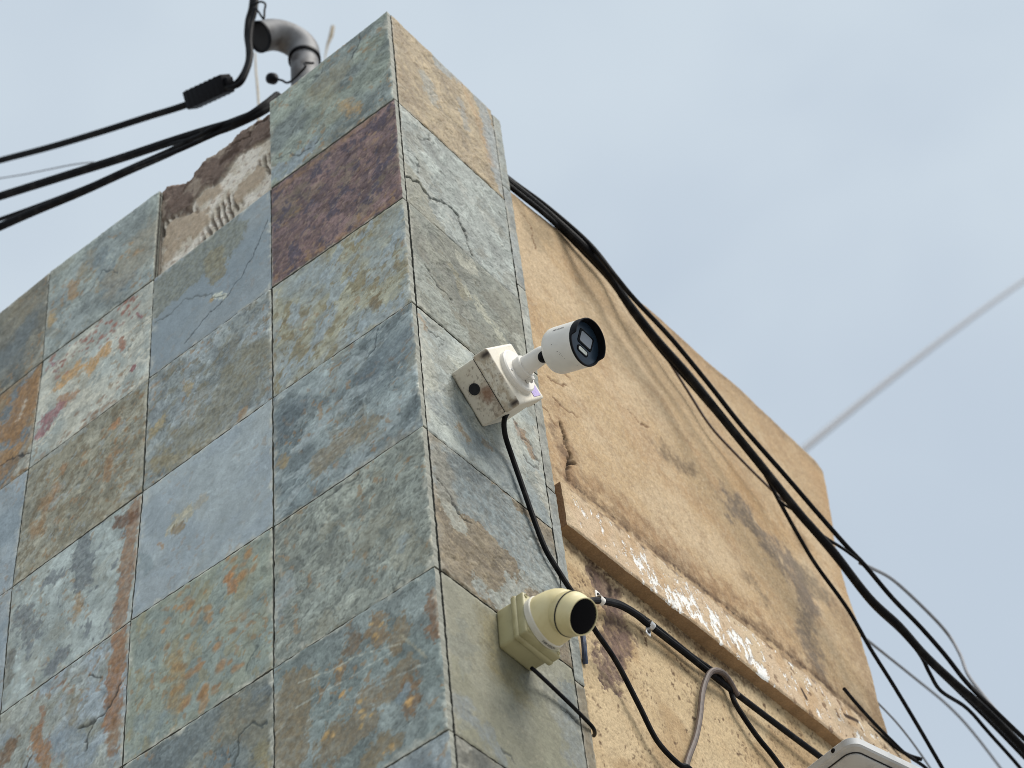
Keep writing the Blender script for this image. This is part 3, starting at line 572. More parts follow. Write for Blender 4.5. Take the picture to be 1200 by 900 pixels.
    veil = 0.78 + 0.22 * sstep(-0.2, 0.2, fbm(x, z, 90, seed + 260, 3))
    spotn = fbm(x, z, 110, seed + 300, 3) * 0.0022
    crx, crz = fbm(x, z, 45, seed + 400, 3) * 0.008, fbm(x, z, 45, seed + 410, 3) * 0.008
    def lay(mask, c, st):
        nonlocal col
        cc = slate_lin(c, gain)
        col = col + (cc * var - col) * np.clip(mask * st, 0, 1)[..., None]
    for i, (f, thr, c, st, sx, an) in enumerate(spec['mott']):
        aa = math.radians(an); A, B = x * math.cos(aa) + z * math.sin(aa), (-x * math.sin(aa) + z * math.cos(aa)) * sx
        lay(sstep(thr - 0.04, thr + 0.06, fbm(A, B, f, seed + 90 + i, 5, 0.64)), c, st)
    rng = random.Random(seed)
    un = lambda P: [(lambda w: (w[1] if right else w[0], w[2]))(atx(*p, 0.0) if right else aty(*p, 0.0)) for p in P]
    for i, mk in enumerate(spec['marks']):
        pts = un(mk[1])
        if mk[0] == 'p':
            wdt, c, st, soft, rag = mk[2:]
            if wdt > 0.005: wdt *= spec['wide']
            if soft < 0.009: soft *= 0.5
            d = dist_poly(x, z, pts) + ragn[0 if rag > 0.019 else (1 if rag > 0.009 else 2)] * (1 if i % 2 else -1) * rag * 1.9
            mask = 1 - sstep(wdt - soft, wdt + soft, d)
            mask = mask * veil
            lay(mask, c, st)
        elif mk[0] == 's':
            reach, n, r0, r1, c, st = mk[2:]
            dn = spotn
            for _ in range(n):
                t = rng.random() * (len(pts) - 1) if len(pts) > 1 else 0
                k = min(int(t), max(len(pts) - 2, 0)); f = t - k
                p = pts[k] if len(pts) == 1 else (pts[k][0] + (pts[k + 1][0] - pts[k][0]) * f, pts[k][1] + (pts[k + 1][1] - pts[k][1]) * f)
                cx, cz = p[0] + rng.gauss(0, 0.55) * reach, p[1] + rng.gauss(0, 0.55) * reach
                r = (r0 + (r1 - r0) * rng.random() ** 1.6) * 1.3; an = rng.uniform(-0.5, 0.9); e = rng.uniform(1.1, 1.9)
                dx, dz = x - cx, z - cz
                if (abs(dx) < 0.05).any() is False: continue
                d = np.hypot(dx * math.cos(an) + dz * math.sin(an), (dz * math.cos(an) - dx * math.sin(an)) * e) + dn
                lay((1 - sstep(r * 0.4, r * 1.15, d)) * rng.uniform(0.55, 1.0), c, st)
        else:
            wdt, dep, c = mk[2:]
            d = dist_poly(x + crx, z + crz, pts)
            k = 1 - sstep(wdt * 0.35, wdt * 1.3, d)
            h -= k * dep * 1.3
            lay(k, c, 0.85)
    # lime and wear along the edges
    ed = np.minimum(np.minimum(u, 1 - u) * W_, np.minimum(v, 1 - v) * H_)
    lim = (1 - sstep(0.001, 0.012, ed + fbm(x, z, 40, seed + 500, 3) * 0.012)) * spec['lime']
    lim2 = (1 - sstep(0.0, 0.035, (u * W_ if not right else u * W_) + 0.02 * fbm(x, z, 22, seed + 505, 4) + 0.012)) * spec['lime'] * 0.8
    lay((1 - sstep(0.0012, 0.0042, ed + fbm(x, z, 90, seed + 520, 3) * 0.004)) * sstep(-0.1, 0.2, fbm(x, z, 9, seed + 521, 3)), (182, 180, 168), 0.5)
    lay(np.maximum(lim, lim2) * sstep(-0.15, 0.35, fbm(x, z, 30, seed + 510, 3)), (178, 180, 172), 1.0)
    return h, col

def build_tile(name, q, right, seed, spec, n=170, gap=0.0015, thick=0.0105, gain=1.0):
    """q: wall coordinates (s, z) of bottom-left, bottom-right, top-right, top-left"""
    W_ = math.hypot(q[1][0] - q[0][0], q[1][1] - q[0][1]); H_ = math.hypot(q[3][0] - q[0][0], q[3][1] - q[0][1])
    nu, nv = max(6, int(n * min(1, W_ / 0.2))), max(6, int(n * min(1, H_ / 0.2)))
    u, v = np.meshgrid(np.linspace(gap / W_, 1 - gap / W_, nu), np.linspace(gap / H_, 1 - gap / H_, nv))
    Q = np.array(q)
    s = (1 - u) * (1 - v) * Q[0, 0] + u * (1 - v) * Q[1, 0] + u * v * Q[2, 0] + (1 - u) * v * Q[3, 0]
    z = (1 - u) * (1 - v) * Q[0, 1] + u * (1 - v) * Q[1, 1] + u * v * Q[2, 1] + (1 - u) * v * Q[3, 1]
    h, col = shade(spec, s, z, seed, gain, None, W_, H_, u, v, right)
    ed = np.minimum(np.minimum(u * W_, (1 - u) * W_), np.minimum(v * H_, (1 - v) * H_)) - gap
    rim = 1 - sstep(0, 0.0035, ed)
    h = np.clip(h, -0.003, 0.0028) * sstep(-0.001, 0.004, ed) - rim * 0.0009 - rim * 0.0006 * np.clip(fbm(s, z, 70, seed + 3, 3), -1, 1)
    rt_ = random.Random(seed); h += rt_.uniform(-0.0009, 0.0007) + (u - 0.5) * rt_.uniform(-0.0012, 0.0012) + (v - 0.5) * rt_.uniform(-0.0012, 0.0012)
    # slightly chipped edges
    jx = fbm(s, z, 55, seed + 601, 4, 0.6) * 0.0018 * rim; jz = fbm(s, z, 55, seed + 602, 4, 0.6) * 0.0018 * rim
    s2, z2 = s + jx, z + jz
    P = np.stack([h, s2, z2], -1) if right else np.stack([s2, -h, z2], -1)
    V = P.reshape(-1, 3); C = col.reshape(-1, 3)
    b = loop_idx(nu, nv)
    back = V[b].copy()
    if right: back[:, 0] = -thick
    else: back[:, 1] = thick
    mid = V[b].copy(); k = len(b)
    sidec = np.tile(slate_lin((104, 108, 104), gain), (k, 1)) * (1 + 0.25 * fbm(back[:, 0] * 1.0 + back[:, 1], back[:, 2], 60, seed + 33, 3))[:, None]
    off = len(V)
    V = np.r_[V, mid, back]; C = np.r_[C, sidec, sidec]
    a = np.arange(k); a2 = (a + 1) % k
    Fs = np.stack([off + a2, off + a, off + k + a, off + k + a2], -1)
    return from_np(name, V, np.r_[grid_faces(nu, nv), Fs], C, slate_wall, M['slate'])

grout_rects = []
tile_label = {(1, 0): 'dark purple tile with pitted face', (1, 2): 'pale tile with red spots and an orange rust bloom', (2, 0): 'olive tile ringed with brown',
              (3, 1): 'smooth pale blue tile', (5, 0): 'blue-green tile with brown patches and gold nodules', (1, 3): 'rust brown tile',
              (4, 2): 'blue tile with orange rust stains and a cracked layer', (1, 1): 'blue-grey tile crossed by a hairline crack'}
for k in range(NROW):
    for j in range(NCOL):
        if (k, j) == (0, 1): continue
        q = [gridL[k + 1, j + 1], gridL[k + 1, j], gridL[k, j], gridL[k, j + 1]]
        q = [list(p) for p in q]
        spec = LT.get((k, j)) or GEN[(k * 3 + j * 5) % 4]
        vis = (k, j) in LT
        if k == 0: q[2][1] -= 0.0; q[3][1] -= 0.0
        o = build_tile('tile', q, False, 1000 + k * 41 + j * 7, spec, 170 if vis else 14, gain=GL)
        if (k, j) in tile_label: o['label'] = tile_label[k, j]
        grout_rects.append((q, False))
RZ = [gridL[k, 0][1] for k in range(NROW + 1)]
right_label = {0: 'tan and orange tile with blue-grey islands', 4: 'brown tile with a big blue-grey patch', 5: 'smooth olive tile'}
JY = 0.0118
for k in range(NROW):
    q = [(JY, RZ[k + 1] - 0.002), (WR, RZ[k + 1]), (WR, RZ[k]), (JY, RZ[k] - 0.002 * (k > 0))]
    spec = RT.get(k) or GEN[k % 4]
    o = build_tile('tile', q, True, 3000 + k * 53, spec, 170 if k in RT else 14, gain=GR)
    if k in right_label: o['label'] = right_label[k]
    grout_rects.append(([(0.004, q[0][1]), *q[1:3], (0.004, q[3][1])], True))
sz, k = Z0 - 0.012, 0
for hgt in (0.245, 0.31, 0.235, 0.30, 0.305, 0.115, 0.30, 0.30, 0.30, 0.30, 0.30, 0.30):
    base = [(150, 162, 164), (142, 154, 160), (156, 164, 162), (148, 154, 152), (146, 156, 160), (140, 150, 150), (136, 124, 104)][k % 7]
    q = [(WR, sz - hgt), (WR + WS, sz - hgt), (WR + WS, sz), (WR, sz)]
    build_tile('trim_tile', q, True, 5000 + k * 37, tile_spec(base, tuple(c - 14 for c in base), 0.5, 70, 2, 12, 4, 0.8, lime=0.5), 100 if k < 7 else 14, gain=GR)
    grout_rects.append((q, True)); sz -= hgt; k += 1

gbm = bmesh.new()
for q, right in grout_rects:
    d = 0.0042
    e = 0.0012
    (a, b, c, f) = [(p[0], p[1]) for p in q]
    pts = [(a[0] - e, a[1] - e), (b[0] + e, b[1] - e), (c[0] + e, min(c[1] + e, Z0 - 0.012)), (f[0] - e, min(f[1] + e, Z0 - 0.012))]
    if right: vs = [gbm.verts.new((-d, max(p[0], 0.0045), p[1])) for p in pts]
    else: vs = [gbm.verts.new((min(p[0], -0.0045), d, p[1])) for p in pts]
    gbm.faces.new(vs)
bm_obj('grout', gbm, M['grout'], slate_wall, False)

# wall core behind the tiles (its top left lower where the cladding and render have come off)
xa, xb = gridL[0, 2][0], gridL[0, 1][0]
def core_box(bm, x0, x1, y0, y1, z0, z1):
    rbox_bm(bm, ((x0 + x1) / 2, (y0 + y1) / 2, (z0 + z1) / 2), ((1, 0, 0), (0, 1, 0), (0, 0, 1)), ((x1 - x0) / 2, (y1 - y0) / 2, (z1 - z0) / 2), 0)
cb = bmesh.new()
core_box(cb, xb + 0.004, -0.0115, 0.0112, WR + WS - 0.003, 0, Z0 - 0.014)
core_box(cb, -3.2, xa - 0.002, 0.0112, 0.30, 0, Z0 - 0.016)
core_box(cb, xa - 0.002, xb + 0.004, 0.0300, 0.30, 0, Z0 - 0.31)
bm_obj('wall_core', cb, M['core'], slate_wall, False)

# bared mortar and rough concrete where one tile is missing
prof_px = [(187, 224), (195, 213), (206, 209), (214, 209), (222, 207), (229, 196), (238, 184), (250, 176), (262, 166), (272, 158), (284, 147), (298, 138), (313, 131)]
pf = [aty(x, y, 0.012) for x, y in prof_px]
px_, pz_ = [p[0] for p in pf], [p[2] for p in pf]
nu, nv = 150, 150
xs = np.linspace(xa - 0.002, xb + 0.004, nu)
zt = np.interp(xs, px_, pz_) + fbm(xs, xs * 0, 40, 77, 4) * 0.006
zb = Z0 - 0.315
t = np.linspace(0, 1, nv)
Xg = np.tile(xs, (nv, 1)); Zg = zb + t[:, None] * (zt[None, :] - zb)
ztg = np.tile(zt, (nv, 1))
below = ztg - Zg
brd = 0.105 - 0.055 * sstep(0.0, 1.0, (Xg - xa) / (xb - xa)) * 0 + fbm(Xg, Zg, 14, 5, 4) * 0.035 + 0.015 * np.sin((Xg - xa) * 19)
top = 1 - sstep(brd - 0.006, brd + 0.006, below)                      # old concrete above
pads_px = [((232, 232), (250, 238), 0.022), ((215, 275), (205, 290), 0.040), ((288, 215), (292, 235), 0.030)]
pad = np.zeros_like(Xg)
for a, b, w in [((205, 268), (228, 262), 0.036), ((236, 230), (250, 226), 0.016), ((282, 222), (300, 205), 0.026), ((198, 296), (205, 285), 0.02)]:
    A, B = aty(*a, 0.012), aty(*b, 0.012)
    pad = np.maximum(pad, 1 - sstep(w - 0.004, w + 0.004, dist_poly(Xg, Zg, [(A[0], A[2]), (B[0], B[2])]) + fbm(Xg, Zg, 35, 6, 4) * 0.016))
ang = 0.28
rid = 0.5 + 0.5 * np.sin((Xg * math.cos(ang) + Zg * math.sin(ang) * 0.7 + fbm(Xg, Zg, 18, 8, 3) * 0.004) * 2 * math.pi / 0.0150)
rid = sstep(0.25, 0.7, rid)
lime = sstep(-0.05, 0.2, fbm(Xg, Zg, 22, 12, 4) + 0.12)
rz_ = np.zeros_like(Xg)
for a, b, w in [((264, 244), (248, 274), 0.046), ((198, 262), (214, 256), 0.034), ((306, 188), (311, 200), 0.018)]:
    A, B = aty(*a, 0.012), aty(*b, 0.012)
    rz_ = np.maximum(rz_, 1 - sstep(w - 0.008, w + 0.008, dist_poly(Xg, Zg, [(A[0], A[2]), (B[0], B[2])]) + fbm(Xg, Zg, 30, 62, 4) * 0.012))
ridm = (1 - pad) * (1 - top) * rz_
dep = 0.014 + (1 - top) * (0.003 - 0.0035 * pad + ridm * (1 - rid) * 0.006 + fbm(Xg, Zg, 60, 18, 4) * 0.0025)
dep += top * (-0.003 + fbm(Xg, Zg, 16, 19, 5, 0.45) * 0.005 + fbm(Xg, Zg, 90, 20, 3) * 0.003)
dep += (1 - sstep(0, 0.03, below)) ** 2 * 0.02                       # rounds away at the top
C = np.empty(Xg.shape + (3,)); C[:] = lin((208, 198, 180), 1.12)
def mixc(c, m):
    global C
    C = C + (lin(c, 1.12) - C) * np.clip(m, 0, 1)[..., None]
mixc((228, 220, 206), lime * 0.85); mixc((150, 122, 104), 0.5 * sstep(0.25, 0.4, fbm(Xg, Zg, 70, 22, 3)))
mixc((180, 162, 140), pad * 0.9); mixc((96, 86, 76), ridm * (1 - rid) * 0.85)
mixc((122, 106, 96), top); mixc((92, 78, 70), top * sstep(0.05, 0.35, fbm(Xg, Zg, 24, 30, 5, 0.6))); mixc((156, 142, 128), top * sstep(0.12, 0.4, fbm(Xg, Zg, 18, 31, 4)))
edge = (np.abs(below - brd) < 0.006)
mixc((84, 72, 64), edge * 0.45)
crk = dist_poly(Xg + fbm(Xg, Zg, 40, 61, 3) * .01, Zg, [(aty(*p, 0.012)[0], aty(*p, 0.012)[2]) for p in [(313, 140), (300, 146), (292, 160), (275, 168), (260, 182)]])
ck = (1 - sstep(0.001, 0.004, crk)) * top
dep += ck * 0.006; mixc((52, 44, 40), ck)
C *= (1 + fbm(Xg, Zg, 80, 40, 4) * 0.22)[..., None]
V = np.stack([Xg, dep, Zg], -1).reshape(-1, 3)
tp = V[(nv - 1) * nu:].copy(); tp[:, 1] = 0.16; tp[:, 2] += 0.006 + fbm(tp[:, 0], tp[:, 0] * 0, 30, 91, 3) * 0.01
md = V[(nv - 1) * nu:].copy(); md[:, 1] = 0.07; md[:, 2] += 0.010 + fbm(md[:, 0], md[:, 0] * 0, 30, 92, 3) * 0.012
cc = np.tile(lin((120, 106, 96), 0.95), (nu, 1)); bk = tp.copy(); bk[:, 2] = zb
off = len(V); i = np.arange(nu - 1)
fc = [grid_faces(nu, nv)]
for a, b in (((nv - 1) * nu, off), (off, off + nu), (off + nu, off + 2 * nu)):
    fc.append(np.stack([a + i, a + i + 1, b + i + 1, b + i], -1))
from_np('mortar_patch', np.r_[V, md, tp, bk], np.concatenate(fc), np.r_[C.reshape(-1, 3), cc, cc, cc], slate_wall, M['mortar'])['label'] = 'bare rough mortar and concrete where a tile has fallen off'

# ================================================================== PLASTER WALL
XW = -0.03
plaster_wall = thing('plaster_wall', (0, 0, 0), 'stained tan rendered wall with rounded top corner behind the slate corner', 'wall')
tp_ = [atx(x, y, XW) for x, y in ((602, 219), (700, 303), (795, 386), (870, 453), (940, 519))]
rt_ = [atx(x, y, XW) for x, y in ((970, 555), (985, 610), (1000, 690), (1025, 780), (1050, 870))]
ty, tz = [p[1] for p in tp_], [p[2] for p in tp_]
ry, rz = [p[1] for p in rt_], [p[2] for p in rt_]
pq_ = np.polyfit(ty, tz, 2); ty = list(np.linspace(0.2, 1.6, 30)); tz = list(np.polyval(pq_, ty))
Y0w, ZB = 0.300, Z0 - 2.7
nu, nv = 380, 720
sg, tg = np.meshgrid(np.linspace(0, 1, nu), np.linspace(0, 1, nv))
zraw = ZB + tg * (Z0 - 0.21 - ZB)
o_ = np.argsort(rz)
yr = np.interp(zraw, np.array(rz)[o_], np.array(ry)[o_]) + fbm(zraw, zraw * 0, 9, 3, 5) * 0.006
Yg = Y0w + sg * (yr - Y0w)
# rounded top right corner and uneven top line
rc = 0.075
dxr = np.clip((rc - (yr - Yg)) / rc, 0, 1)
drop = rc * (1 - np.sqrt(np.clip(1 - dxr ** 2, 0, 1)))
ztop = np.interp(Yg, ty, tz) + fbm(Yg, Yg * 0, 6, 9, 4) * 0.0025 - drop
Zw = ZB + tg * (ztop - ZB)
P2 = lambda L_: [(lambda w: (w[1], w[2]))(atx(*p, XW)) for p in L_]
hx = fbm(Yg, Zw, 2.2, 50, 3) * 0.006 + fbm(Yg, Zw, 7, 51, 3) * 0.0012 + fbm(Yg, Zw, 60, 52, 4) * 0.0006 + fbm(Yg, Zw, 150, 53, 2) * 0.0004
C = np.empty(Yg.shape + (3,)); GP = 0.70
def PC(c): return lin(c, GP) * np.array([1.0, 1.09, 1.19])
C[:] = PC((204, 170, 128))
def mixp(c, m):
    global C
    C = C + (PC(c) - C) * np.clip(m, 0, 1)[..., None]
aw = math.radians(-28)                               # old rain runs and trowel marks
A_, B_ = Yg * math.cos(aw) + Zw * math.sin(aw), -Yg * math.sin(aw) + Zw * math.cos(aw)
mixp((216, 186, 148), sstep(-0.1, 0.35, fbm(A_, B_ * 1.3, 3.5, 60, 4)) * 0.65)
mixp((186, 146, 104), sstep(0.0, 0.4, fbm(A_, B_ * 1.7, 4.5, 61, 6, 0.6)) * 0.5)
mixp((164, 132, 98), sstep(0.12, 0.5, fbm(A_, B_ * 1.6, 9, 62, 6, 0.65)) * 0.4)
mixp((172, 140, 108), sstep(0.10, 0.30, fbm(Yg, Zw, 75, 63, 4, 0.65)) * 0.32); mixp((222, 194, 158), sstep(0.12, 0.32, fbm(Yg, Zw, 85, 64, 4, 0.65)) * 0.35)
beam_z = np.interp(Yg, [p[0] for p in P2([(663, 567), (957, 798)])], [p[1] for p in P2([(663, 567), (957, 798)])])
above = Zw - beam_z
low = above < -0.06
def streak(pts, w, c, st, soft, rag, f=16, up=True):
    d = dist_poly(Yg, Zw, P2(pts)) + fbm(Yg, Zw, f, int(pts[0][0] + pts[0][1]), 6, 0.7) * rag * 1.2
    m = (1 - sstep(w - soft, w + soft, d)) * (0.6 + 0.4 * sstep(-0.25, 0.15, fbm(Yg, Zw, 60, int(pts[0][0]), 5, 0.65)))
    mixp(c, m * st)
    return m
streak([(640, 270), (700, 340), (760, 420), (830, 500), (900, 580)], 0.03, (180, 150, 114), 0.5, 0.03, 0.05)
streak([(612, 245), (625, 280), (640, 262)], 0.03, (150, 128, 98), 0.65, 0.025, 0.04)
streak([(860, 560), (900, 610), (950, 640)], 0.04, (182, 140, 92), 0.6, 0.04, 0.05)
streak([(770, 360), (850, 445), (950, 560)], 0.06, (180, 144, 106), 0.5, 0.06, 0.05)
streak([(775, 530), (800, 545), (815, 552)], 0.016, (128, 106, 82), 0.8, 0.015, 0.035, 24)
streak([(858, 595), (880, 610), (900, 640), (925, 660), (940, 690)], 0.042, (134, 116, 98), 0.9, 0.018, 0.07)
streak([(935, 670), (945, 710), (950, 760), (960, 785)], 0.030, (136, 118, 100), 0.9, 0.018, 0.05)
streak([(945, 680), (970, 700)], 0.03, (134, 116, 94), 0.8, 0.02, 0.05)
streak([(880, 680), (895, 700)], 0.014, (138, 116, 90), 0.75, 0.012, 0.03)
streak([(935, 625), (945, 640)], 0.022, (132, 104, 72), 0.7, 0.02, 0.04)
streak([(990, 720), (1010, 770), (1035, 850)], 0.035, (150, 116, 84), 0.6, 0.03, 0.05)
streak([(960, 560), (985, 620), (1000, 690)], 0.05, (188, 148, 106), 0.7, 0.05, 0.04)
streak([(668, 560), (720, 600), (800, 665), (900, 745), (1000, 830)], 0.010, (112, 84, 58), 0.7, 0.016, 0.035, 22)
streak([(700, 570), (760, 620), (820, 670), (880, 720)], 0.020, (158, 118, 80), 0.65, 0.03, 0.06, 22)
streak([(655, 480), (662, 520), (668, 560)], 0.016, (150, 112, 78), 0.7, 0.02, 0.03, 22)
streak([(645, 500), (660, 530)], 0.012, (120, 92, 70), 0.8, 0.010, 0.03, 30)
streak([(600, 225), (700, 310), (800, 398), (940, 528), (968, 556)], 0.012, (132, 108, 82), 0.6, 0.018, 0.03, 22)
# grime above the ledge
g = np.clip(1 - above / 0.16, 0, 1) * (above > -0.02)
mixp((112, 84, 60), g * sstep(0.05, 0.45, fbm(A_, B_ * 1.3, 22, 70, 5, 0.62) + g * 0.15) * 0.5)
# below the ledge: pitted and spotted render
lo = sstep(-0.10, -0.13, above)
mixp((214, 184, 140), lo * 0.6)
mixp((176, 140, 98), lo * sstep(0.05, 0.4, fbm(Yg, Zw, 6, 74, 4)) * 0.6)
pit = sstep(0.24, 0.36, fbm(Yg, Zw, 105, 71, 3, 0.6)) * (0.45 + 0.55 * sstep(-0.1, 0.3, fbm(Yg, Zw, 7, 72, 3)))
mixp((104, 78, 58), pit * (lo * 0.55 + (1 - lo) * 0.16))
pit2 = sstep(0.40, 0.50, fbm(Yg, Zw, 42, 73, 5, 0.65))
mixp((112, 86, 62), pit2 * (lo * 0.8 + 0.15))
hx -= pit * lo * 0.0012
mv = streak([(700, 680), (714, 700), (722, 735), (716, 770), (712, 792)], 0.030, (124, 98, 84), 0.92, 0.005, 0.035, 24)
mv2 = streak([(700, 672), (720, 690), (735, 740), (728, 768)], 0.018, (132, 104, 88), 0.9, 0.006, 0.04, 24)
hx -= np.maximum(mv, mv2) * 0.003
mixp((88, 70, 62), np.maximum(mv, mv2) * sstep(0.0, 0.35, fbm(Yg, Zw, 70, 75, 3)) * 0.6)
for p_ in ([(695, 673), (697, 676)], [(718, 688), (717, 694)], [(730, 768), (729, 770)]): streak(p_, 0.006, (48, 34, 28), 0.95, 0.005, 0.006, 30)
streak([(664, 640), (700, 668), (800, 745), (900, 820)], 0.004, (120, 90, 62), 0.7, 0.010, 0.02, 30)
for off_, w_, c_c, st_ in ((2, 0.0026, (66, 48, 36), 0.9), (4, 0.006, (110, 82, 58), 0.6)):   # open joint and dirt where the ledge meets the wall
    streak([(663, 565 - off_), (720, 610 - off_), (800, 673 - off_), (880, 736 - off_), (957, 796 - off_), (1030, 858 - off_)], w_, c_c, st_, 0.002, 0.012, 30)
streak([(664, 634), (700, 662), (800, 740), (900, 818)], 0.005, (84, 62, 46), 0.75, 0.003, 0.016, 30)
def crack(pts, w, dep=0.005, c=(44, 32, 26)):
    global hx
    d = dist_poly(Yg + fbm(Yg, Zw, 40, 80, 3) * 0.008, Zw + fbm(Yg, Zw, 40, 81, 3) * 0.008, P2(pts))
    k = 1 - sstep(w * 0.5, w * 1.4, d); hx = hx - k * dep; mixp(c, k * 0.9)
crack([(657, 495), (664, 520), (668, 540), (664, 552), (666, 564)], 0.0045, 0.01)
crack([(664, 538), (672, 542)], 0.005, 0.008); crack([(660, 500), (660, 520)], 0.002)
for p_ in ([(640, 440), (655, 452), (662, 450)], [(645, 462), (660, 478), (675, 487)], [(626, 470), (640, 480), (652, 500)], [(655, 430), (668, 445)], [(735, 480), (750, 498), (760, 500)],
           [(612, 250), (622, 262), (628, 290)], [(690, 600), (720, 615), (738, 632)]): crack(p_, 0.0022, 0.0015, (128, 94, 64))
C *= (1 + fbm(Yg, Zw, 120, 82, 3) * 0.13 + fbm(Yg, Zw, 22, 83, 4) * 0.08)[..., None]
edg = np.minimum(yr - Yg, np.maximum(ztop - Zw, 0))
hx -= 0.03 * (1 - sstep(0, 0.035, edg)) ** 2
V = np.stack([XW + hx, Yg, Zw], -1).reshape(-1, 3)
b = loop_idx(nu, nv); bk = V[b].copy(); bk[:, 0] = -2.2
k = len(b); off = len(V); a = np.arange(k); a2 = (a + 1) % k
from_np('render_face', np.r_[V, V[b], bk], np.r_[grid_faces(nu, nv), np.stack([off + a2, off + a, off + k + a, off + k + a2], -1)],
        np.r_[C.reshape(-1, 3), C.reshape(-1, 3)[b] * 0.9, np.tile(PC((190, 158, 118)), (k, 1))], plaster_wall, M['plaster'])
lb = bmesh.new()
core_box(lb, -2.2, XW - 0.03, Y0w + 0.004, min(ry) - 0.01, 0, ZB + 0.01)
bm_obj('wall_base', lb, M['core'], plaster_wall, False)

# ledge with flaking white paint
XL = XW + 0.026
LTp, LBt = [atx(*p, XL) for p in ((663, 567), (800, 675), (957, 798))], [atx(*p, XL) for p in ((670, 617), (780, 703), (900, 798))]
nu, nv = 560, 60
y0l, y1l = LTp[0][1] - 0.012, float(np.interp(LTp[0][2], np.array(rz)[o_], np.array(ry)[o_])) - 0.012
sg, tg = np.meshgrid(np.linspace(y0l, y1l, nu), np.linspace(0, 1, nv))
pt = np.polyfit([p[1] for p in LTp], [p[2] for p in LTp], 1); pb = np.polyfit([p[1] for p in LBt], [p[2] for p in LBt], 1)
zl = np.polyval(pb, sg) * (1 - tg) + np.polyval(pt, sg) * tg + fbm(sg, tg * 0.1, 30, 90, 3) * 0.0012
Yg, Zw = sg, zl
C = np.empty(Yg.shape + (3,)); C[:] = PC((216, 184, 148))
mixp((196, 156, 112), sstep(0, 0.4, fbm(Yg, Zw, 12, 91, 4)) * 0.6); mixp((218, 190, 152), sstep(0.1, 0.4, fbm(Yg, Zw, 9, 92, 3)) * 0.5)
P3 = lambda L_: [(lambda w: (w[1], w[2]))(atx(*p, XL)) for p in L_]
fl = fbm(Yg * 1.25 + Zw * 0.6, Zw * 0.6 - Yg * 0.3, 42, 93, 6, 0.68)
reg = np.full_like(Yg, 0.31) * sstep(y0l + 0.05, y0l + 0.2, Yg)
for pts, w, st in (([(672, 590), (684, 598)], 0.018, 0.62), ([(700, 612), (704, 618)], 0.018, 0.62), ([(724, 645), (727, 655)], 0.012, 0.65), ([(735, 640), (745, 650)], 0.022, 0.5), ([(752, 660), (764, 676)], 0.024, 0.95),
                   ([(736, 662), (740, 668)], 0.010, 0.6), ([(785, 700), (812, 712), (822, 722)], 0.03, 0.95), ([(835, 722), (842, 745)], 0.022, 1.0), ([(862, 748), (880, 770), (895, 790)], 0.028, 1.0), ([(805, 700), (815, 690)], 0.02, 0.7),
                   ([(920, 785), (924, 800)], 0.016, 0.55), ([(955, 810), (970, 835)], 0.02, 0.5), ([(1010, 870), (1035, 895)], 0.03, 0.75), ([(860, 725), (900, 760)], 0.014, 0.4)):
    reg = np.maximum(reg, st * (1 - sstep(w * 0.4, w * 1.5, dist_poly(Yg, Zw, P3(pts)))))
chip = sstep(0.50, 0.55, fl * 0.95 + reg * 0.60)
hl = fbm(Yg, Zw, 60, 94, 3) * 0.0008 + fbm(Yg, Zw, 8, 95, 3) * 0.0014
hl -= chip * 0.0010
mixp((130, 100, 74), (sstep(0.41, 0.50, fl * 0.95 + reg * 0.60) - chip) * 0.45)
C = C + (lin((232, 232, 228), 0.92) - C) * (chip * 0.95)[..., None]
pk = sstep(0.36, 0.46, fbm(Yg, Zw * 0.8, 45, 96, 4)) * (0.15 + 0.85 * sstep(y0l + 0.15, y1l - 0.3, Yg)); mixp((124, 92, 66), pk * 0.8); hl -= pk * 0.001
mixp((120, 92, 66), (1 - sstep(0, 0.10, 1 - tg + fbm(Yg, Zw, 40, 97, 3) * 0.15)) * 0.7)
for p_ in ([(1005, 845), (990, 838)], [(940, 808), (945, 818)]):
    mixp((70, 52, 40), 1 - sstep(0.002, 0.008, dist_poly(Yg, Zw, P3(p_))))
C *= (1 + fbm(Yg, Zw, 110, 98, 3) * 0.10)[..., None]
rim = np.maximum(1 - sstep(0, 0.05, tg), 1 - sstep(0, 0.05, 1 - tg)); rime = np.maximum(1 - sstep(0, 0.006, Yg - y0l), 1 - sstep(0, 0.006, y1l - Yg))
hl -= 0.0025 * np.maximum(rim, rime) ** 2
V = np.stack([XL + hl, Yg, Zw], -1).reshape(-1, 3)
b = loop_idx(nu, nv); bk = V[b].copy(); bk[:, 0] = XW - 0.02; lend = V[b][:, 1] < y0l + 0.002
k = len(b); off = len(V); a = np.arange(k); a2 = (a + 1) % k
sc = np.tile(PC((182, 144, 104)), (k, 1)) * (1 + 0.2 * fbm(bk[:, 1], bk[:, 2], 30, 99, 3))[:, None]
sc[lend] = PC((166, 130, 98))                         # shade of the ledge's left end face painted into its colour
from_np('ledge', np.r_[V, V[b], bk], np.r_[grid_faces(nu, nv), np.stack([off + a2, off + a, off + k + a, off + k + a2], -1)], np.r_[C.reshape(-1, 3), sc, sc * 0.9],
        plaster_wall, M['plaster'])['label'] = 'straight moulded ledge with flaking white paint'

